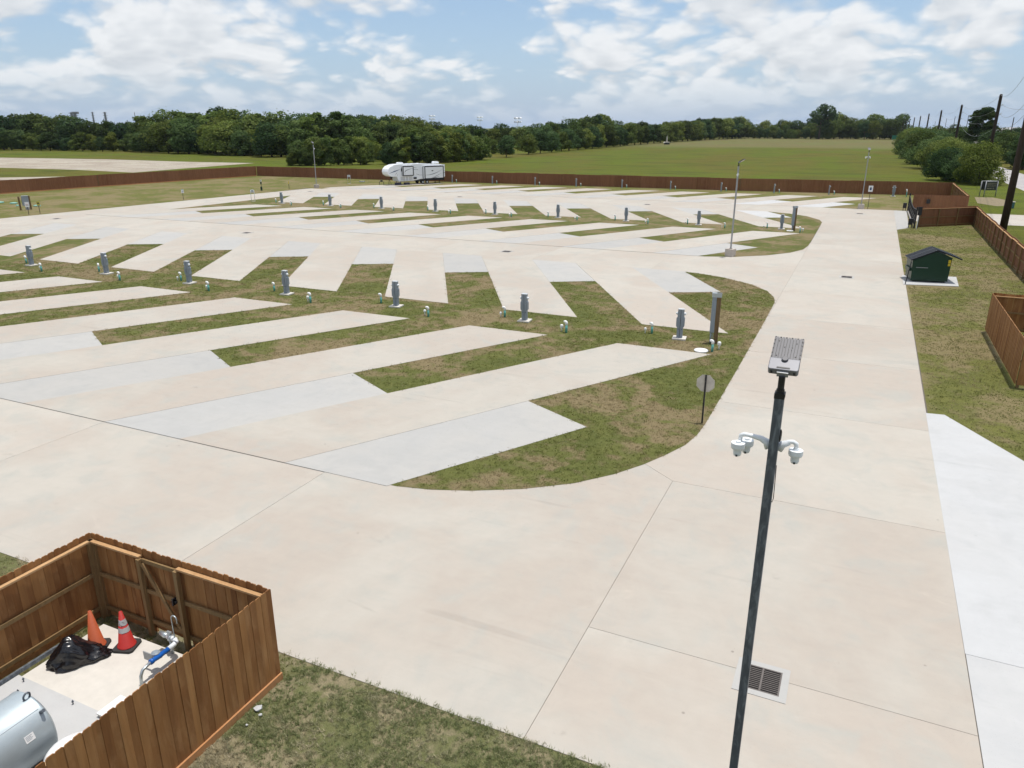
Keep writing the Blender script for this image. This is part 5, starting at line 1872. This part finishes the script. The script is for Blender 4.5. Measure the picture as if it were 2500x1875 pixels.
# the tree line closing the big field
FT = [(1780, 288), (1830, 292), (1880, 296), (1930, 294), (1980, 290), (2040, 282), (2080, 284), (2120, 286), (2160, 284), (2195, 286)]
for rowk, (dd, n0) in enumerate(((800, 17), (835, 20))):
    x = 1790
    while x < 2196:
        u, v = far_at(x, dd + rt.uniform(-12, 15))
        tree(rt.choice(('oak', 'dark', 'thicket')), u, v, hgt(dd, lerp_tab(FT, x) + rt.uniform(0, 14) + (10 if rowk == 0 else -2)), 'green tree in the line closing the far end of the big field', 'trees at the far end of the big field', 1.1, rr=rt)
        x += rt.uniform(n0 * 0.7, n0 * 1.2)
u, v = far_at(2001, 790)
tree('airy', u, v, hgt(790, 263), 'tall thin crowned tree rising above the line at the far end of the field', None, 1.1, rr=rt)
u, v = far_at(545, 420)
tree('airy', u, v, hgt(420, 268), 'open crowned tree rising above the wood behind the left field', None, 1.0, rr=rt)
# the hedgerow by the road
for i, (px, dist, yt, wd) in enumerate(((2330, 182, 352, 1.0), (2375, 178, 358, 1.0), (2412, 172, 340, 0.9), (2305, 205, 358, 0.9), (2345, 198, 336, 0.95), (2392, 192, 345, 1.0), (2285, 235, 330, 1.0), (2312, 228, 332, 1.0), (2262, 262, 318, 1.0), (2288, 275, 316, 1.0), (2245, 305, 316, 1.0), (2266, 318, 312, 1.0), (2232, 350, 312, 1.0), (2250, 365, 312, 1.0), (2222, 400, 314, 1.0), (2238, 420, 312, 1.0))):
    u, v = far_at(px, dist)
    tree('bush', u, v, hgt(dist, yt), 'broad bushy tree in the hedgerow between the big field and the road', 'bushy trees of the roadside hedgerow', wd, rr=rt)
for px, dist, yt in ((2340, 330, 318), (2380, 300, 326), (2420, 310, 322), (2450, 300, 330), (2480, 280, 322), (2500, 240, 330), (2520, 250, 318), (2460, 360, 316), (2310, 420, 312), (2360, 450, 310), (2410, 470, 310), (2490, 380, 312), (2280, 560, 308), (2330, 640, 306), (2480, 225, 350), (2510, 215, 346), (2440, 420, 312)):
    u, v = far_at(px, dist)
    if u < 35:
        u = 35 + rt.uniform(0, 8)
    tree(rt.choice(('dark', 'oak', 'thicket')), u, v, hgt(dist, yt), 'dark green tree across the road near the right edge', 'trees across the road', 1.1, rr=rt)


def pine(px, dist, ytop):
    u, v = far_at(px, dist)
    h = hgt(dist, ytop)
    t = thing('pine_tree', 'tall dark pine with tiered branches between the utility poles', 'tree', (u, v, 0))
    rg = np.random.default_rng(77)
    MB().tube([(0, 0, -0.1), (0.1, 0, h * 0.5), (0, 0, h * 0.95)], [0.35, 0.25, 0.06], 8).build('trunk', M['bark'], t, smooth=True)
    clumps = [crown_mesh('branch_clump', 300 + k, 3.6, 2.6, 0.2, 520, 0.42, M['leaf_dark'], 9, style='round') for k in range(4)]
    for k in range(44):
        f = rg.random() ** 0.8
        z = h * (0.36 + 0.56 * f)
        r_ = h * 0.27 * math.sqrt(max(0.03, 1 - ((f - 0.28) / 0.76) ** 2))
        a = rg.uniform(0, 6.28)
        q = r_ * math.sqrt(rg.uniform(0.15, 1.0))
        o = link('branch_clump', clumps[k % 4], t)
        o.location = (math.cos(a) * q, math.sin(a) * q, z - 1.3)
        o.rotation_euler = (0, 0, rg.uniform(0, 6.28))
    return t


pine(2396, 345, 271)

# ------------------------------------------------------------------ utility poles and wires
def pole(u, v, h, r0, label, group, arms=(), lean=0.0):
    t = thing('utility_pole', label, 'utility pole', (u, v, 0), group=group)
    MB().tube([(0, 0, 0), (lean * 0.5, 0, h * 0.5), (lean, 0, h - 0.3), (lean, 0, h)], [r0, r0 * 0.85, r0 * 0.72, r0 * 0.5], 14).build('shaft', M['utility_wood'], t, smooth=True)
    for z in arms:
        MB().tube([(lean * z / h, 0, z), (lean * z / h + 0.55, -0.2, z + 0.10)], 0.05, 6).build('insulator_arm', M['galv_dull'], t)
        MB().lathe(0, 0, [(0.09, 0), (0.11, 0.05), (0.07, 0.12), (0.09, 0.18)], 10).build('insulator', M['cam_white'], t).location = (lean * z / h + 0.55, -0.2, z + 0.10)
    return t


P0 = (13.05, 91.0)
pole(P0[0], P0[1], 17.5, 0.36, 'thick dark utility pole behind the right fence, nearest of the line', 'tall dark utility poles along the road', (15.6, 14.2, 12.8), 0.15)
tops = []
for k in range(9):
    v = 173 + 74.5 * k
    pole(20.0, v, 16.2, 0.37, 'tall dark utility pole along the road, %s in the line counting away' % ORD[k + 1], 'tall dark utility poles along the road', (14.2, 12.6, 10.9) if k < 4 else (), 0.1)
    tops.append((20.1, v))
for k, (px, dist, yt) in enumerate(((2469, 330, 292), (2358, 520, 288), (2326, 610, 290), (2306, 760, 294), (2292, 860, 297), (2280, 980, 300))):
    u, v = far_at(px, dist)
    pole(u, v, hgt(dist, yt), 0.20, 'thin utility pole across the road, %s from the right edge' % ORD[k], 'thin utility poles across the road', ())
pairs = [(P0, (20.1, 173), 17.3, 16.0)] + [(tops[k], tops[k + 1], 16.0, 16.0) for k in range(5)]
pairs_low = [((P0[0] + 0.6, P0[1]), (20.6, 173), 14.3, 12.7), ((P0[0] + 0.6, P0[1]), (20.6, 173), 12.9, 11.0)] + [((tops[k][0] + 0.6, tops[k][1]), (tops[k + 1][0] + 0.6, tops[k + 1][1]), z, z) for k in range(5) for z in (14.3, 12.7, 11.0)] + [((20.6, 173), (13.5, 60), 14.3, 14.0)]
nw = 0
for a, b_, za, zb in pairs + pairs_low + [((P0[0], P0[1]), (13, 20), 17.2, 17.0)]:
    pts = []
    for i in range(17):
        f = i / 16
        sag = 4 * f * (1 - f) * (1.6 if za > 11.5 else 2.6)
        pts.append((a[0] + (b_[0] - a[0]) * f, a[1] + (b_[1] - a[1]) * f, za + (zb - za) * f - sag))
    o = MB().tube(pts, 0.022, 5).build('overhead_wire', M['galv_dull'])
    tag(o, 'thin overhead wire sagging between the dark utility poles', 'wire', 'overhead wires')
    nw += 1

# ------------------------------------------------------------------ things beyond the site
t = thing('property_sign', 'two dark sign boards in white pipe frames set in a V beside the road', 'sign', (16.65, 140.3, 0))
for nm, a, b_ in (('left', (-0.5, 0.9), (1.7, 1.25)), ('right', (0, 0), (1.7, 1.15))):
    A, B = Vector((a[0], a[1], 0)), Vector((b_[0], b_[1], 0))
    d = (B - A).normalized()
    for p in (A, B):
        MB().tube([p, p + Vector((0, 0, 2.35))], 0.07, 10).build('frame_post', M['galv_dull'], t, smooth=True)
    MB().tube([A + Vector((0, 0, 2.35)), B + Vector((0, 0, 2.35))], 0.07, 10).build('frame_top', M['galv_dull'], t, smooth=True)
    n = Vector((d.y, -d.x, 0))
    L_ = (B - A).length
    p = MB().box(0.08, L_ - 0.08, -0.03, 0.03, 1.0, 2.27).build('board', plain('sign_board', (0.020, 0.028, 0.022), 0.5), t)
    p.matrix_local = Matrix.Translation(A) @ Matrix.Rotation(math.atan2(d.y, d.x), 4, 'Z')
    if nm == 'right':
        rr = random.Random(3)
        mk = plain('sign_letter', (0.36, 0.33, 0.20), 0.5)
        for row, (z0, z1, nn, x0, x1) in enumerate(((1.85, 2.10, 8, 0.22, 1.85), (1.60, 1.70, 14, 0.25, 1.8), (1.22, 1.36, 11, 0.25, 1.5))):
            for i in range(nn):
                xa = x0 + (x1 - x0) * i / nn
                wv = (x1 - x0) / nn
                m_ = MB()
                m_.box(xa + 0.02, xa + 0.045, -0.036, -0.031, z0, z1)
                if rr.random() < 0.7:
                    m_.box(xa + wv * 0.6, xa + wv * 0.6 + 0.025, -0.036, -0.031, z0, z1)
                m_.box(xa + 0.02, xa + wv * 0.7, -0.0365, -0.031, *((z1 - 0.03, z1) if rr.random() < 0.5 else ((z0 + z1) / 2 - 0.012, (z0 + z1) / 2 + 0.012)))
                m_.build('lettering', mk, p)
t = thing('utility_cabinet', 'small teal green utility pedestal beside the nearest thick pole', 'cabinet', (17.9, 121.6, 0))
MB().box(-0.28, 0.28, -0.22, 0.22, 0, 0.8).build('body', plain('teal_cabinet', (0.045, 0.12, 0.13), 0.5), t, bevel=0.02)
MB().box(-0.31, 0.31, -0.25, 0.25, 0.8, 0.9).build('cap', M['concrete_pale'], t)
structure('dirt_patch', MB().sheet([(14.6, 128), (16.5, 124), (18.6, 126), (19.4, 134), (17.8, 139.6), (15.3, 139)], 0.010), plain('trampled_earth', (0.215, 0.175, 0.105), 0.95, var=0.45, scale=2.0))


def house(u, v, rz, w, d, h, label):
    t = thing('house', label, 'house', (u, v, 0), rz)
    MB().box(-w / 2, w / 2, -d / 2, d / 2, 0, h).build('wall', M['house_wall'], t)
    MB().prism_axis([(-w / 2 - 0.5, h), (w / 2 + 0.5, h), (0, h + w * 0.10)], -d / 2 - 0.5, d / 2 + 0.5).build('roof', M['house_roof'], t)
    for i in range(3):
        x = -w / 2 + w * (i + 0.5) / 3
        o = MB().box(x - 0.6, x + 0.6, -d / 2 - 0.06, -d / 2 - 0.01, 1.0, 2.4).build('window', M['glass'], t)
    return t


for px, dist, rz, w, d, h, lb in ((2452, 520, 0.2, 24, 14, 6, 'grey roofed house between poles near the right edge'), (2485, 560, 0.5, 30, 18, 7.5, 'pale large building at the far right edge'), (2330, 760, 0.1, 40, 20, 6, 'low pale building behind the hedgerow in the distance'), (2420, 640, 1.3, 30, 16, 7, 'pale roofed building behind the tall pine')):
    u, v = far_at(px, dist)
    house(u, v, rz, w, d, h, lb)
# floodlight masts of the sports field
for i, (px, dist, yt) in enumerate(((1056, 520, 286), (1172, 560, 289), (1264, 430, 291))):
    u, v = far_at(px, dist)
    h = hgt(dist, yt)
    t = thing('floodlight_mast', 'tall grey floodlight mast above the trees, %s of three from the left' % ORD[i], 'floodlight', (u, v, 0), YAW, 'floodlight masts of the sports field')
    MB().tube([(0, 0, 0), (0, 0, h)], [0.30, 0.15], 8).build('mast', M['galv'], t, smooth=True)
    for z in (h - 0.3, h - 2.2):
        MB().box(-1.9, 1.9, -0.08, 0.08, z - 0.1, z + 0.1).build('crossarm', M['galv'], t)
        for k in range(4):
            x = -1.6 + k * 1.06
            MB().lathe(0, 0, [(0.12, 0), (0.45, 0.35), (0.46, 0.45), (0.1, 0.5)], 10).build('floodlight', M['white_paint'], t).matrix_local = Matrix.Translation((x, 0, z + 0.15)) @ Matrix.Rotation(math.radians(50 if k % 2 else -50), 4, 'X')
for px, dist, w, h, lb in ((1212, 470, 7, 3.2, 'white pitched shed roof showing between the trees of the thicket'), (1200, 440, 5, 2.6, 'lower white shed showing between the trees of the thicket')):
    u, v = far_at(px, dist)
    t = thing('shed', lb, 'shed', (u, v, 0), YAW)
    MB().box(-w / 2, w / 2, -2, 2, 0, h).build('wall', M['house_wall'], t)
    MB().prism_axis([(-w / 2 - 0.4, h), (w / 2 + 0.4, h), (0, h + 1.6)], -2.4, 2.4).build('roof', M['white_paint'], t)
u, v = far_at(1275, 560)
t = thing('open_shelter', 'long low dark open shelter behind the sports field', 'shelter', (u, v, 0), YAW)
MB().box(-14, 14, -4, 4, 3.6, 4.4).build('roof', M['rv_trim'], t)
for x in (-13, -4.5, 4.5, 13):
    MB().box(x - 0.2, x + 0.2, -3.8, -3.4, 0, 3.6).build('post', M['galv'], t)
MB().box(-13.5, 13.5, -3.2, -3.0, 0, 1.2).build('low_wall', M['concrete_pale'], t)
# pump jack-like kiosk at the field edge
u, v = ground_at(1627.5, 353.5)
t = thing('field_kiosk', 'small dark kiosk with a pale pointed spire at the hedge of the big field', 'kiosk', (u, v, 0), YAW)
t.scale = (0.62, 0.62, 0.72)
MB().box(-2.6, 2.6, -2, 2, 0.3, 1.7).build('box', M['rv_trim'], t)
MB().prism_axis([(-3.4, 1.7), (3.4, 1.7), (2.0, 2.5), (-2.0, 2.5)], -2.4, 2.4).build('roof', M['concrete_pale'], t)
MB().lathe(0, 0, [(0.75, 2.5), (0.55, 3.6), (0.62, 5.0), (0.25, 6.8), (0.05, 7.6)], 10).build('spire', M['concrete_pale'], t, smooth=True)
# green road sign far down the road
u, v = far_at(2187, 700)
t = thing('road_sign', 'green road sign at the far end of the hedgerow', 'sign', (u, v, 0), YAW)
MB().box(-2.2, 2.2, -0.1, 0.1, 1.2, 4.4).build('plate', plain('sign_green', (0.01, 0.14, 0.09), 0.5), t)
for x in (-1.6, 1.6):
    MB().box(x - 0.08, x + 0.08, -0.08, 0.08, 0, 1.2).build('post', M['galv'], t)
# refinery columns on the skyline
for i, (px, yt, w, nm) in enumerate(((182, 282, 9, 'broad lattice tower'), (190, 281, 10, 'square tower with an overhanging head'), (233, 281, 5, 'slim column'), (263, 281, 7, 'thick column'))):
    dist = 2600
    u, v = far_at(px, dist)
    h = hgt(dist, yt)
    t = thing('refinery_tower', 'distant hazy refinery %s above the left wood' % nm, 'tower', (u, v, 0), YAW, 'refinery towers on the skyline')
    MB().tube([(0, 0, 0), (0, 0, h)], [w * 0.5, w * 0.38], 10).build('column', M['steel_far'], t)
    for k in range(4):
        MB().box(-w * 0.65, w * 0.65, -w * 0.65, w * 0.65, h * (0.55 + 0.13 * k), h * (0.55 + 0.13 * k) + 1.2).build('platform', M['steel_far'], t)
    if i == 1:
        MB().box(-w * 0.6, w * 1.0, -w * 0.4, w * 0.4, h - 6, h).build('head', M['steel_far'], t)
u, v = far_at(335, 2000)
t = thing('radio_mast', 'hair thin radio mast on the skyline above the left wood', 'mast', (u, v, 0))
MB().tube([(0, 0, 0), (0, 0, hgt(2000, 281))], 0.7, 6).build('shaft', M['steel_far'], t)
MB().tube([(0, 0, hgt(2000, 288)), (25, 0, 0)], 0.12, 4).build('guy_wire', M['steel_far'], t)
# airliner in the clouds
px, py, dist = 1445, 55, 5200
u, v = far_at(px, dist)
t = thing('airliner', 'tiny distant airliner against the clouds', 'aeroplane', (u, v, H + dist * (312 - py) / 1819 * 1.06), YAW + 0.4)
MB().tube([(-20, 0, 0), (-17, 0, 0), (14, 0, 0), (20, 0, 1)], [0.6, 2.0, 2.0, 0.4], 10).build('fuselage', M['steel_far'], t, smooth=True)
for s in (-1, 1):
    MB().add([(-4, s * 2, -0.5), (3, s * 2, -0.5), (9, s * 18, 1.0), (6.5, s * 18, 1.0)], [(0, 1, 2, 3)]).add([(-4, s * 2, -0.2), (3, s * 2, -0.2), (9, s * 18, 1.1), (6.5, s * 18, 1.1)], [(0, 1, 2, 3)]).build('wing', M['steel_far'], t)
MB().prism_axis([(14, 1), (19, 1), (21, 7), (18.5, 7)], -0.3, 0.3).build('tail_fin', M['steel_far'], t)


# ------------------------------------------------------------------ summer haze over the plain
hz_o = MB().box(-2600, 1500, -200, 3400, -1.0, 75.0).build('haze', None)
hz_m = bpy.data.materials.new('summer_haze')
hz_m.use_nodes = True
hz_nt = hz_m.node_tree
hz_nt.nodes.clear()
hz_out = nd(hz_nt, 'ShaderNodeOutputMaterial')
hz_v = nd(hz_nt, 'ShaderNodeVolumePrincipled')
hz_v.inputs['Color'].default_value = (0.80, 0.88, 1.0, 1)
hz_v.inputs['Density'].default_value = 0.000035
hz_v.inputs['Anisotropy'].default_value = 0.3
hz_nt.links.new(hz_v.outputs[0], hz_out.inputs['Volume'])
hz_o.data.materials.append(hz_m)
tag(hz_o, 'faint pale summer haze over the whole plain', 'haze', kind='stuff')
SC.cycles.volume_bounces = 0
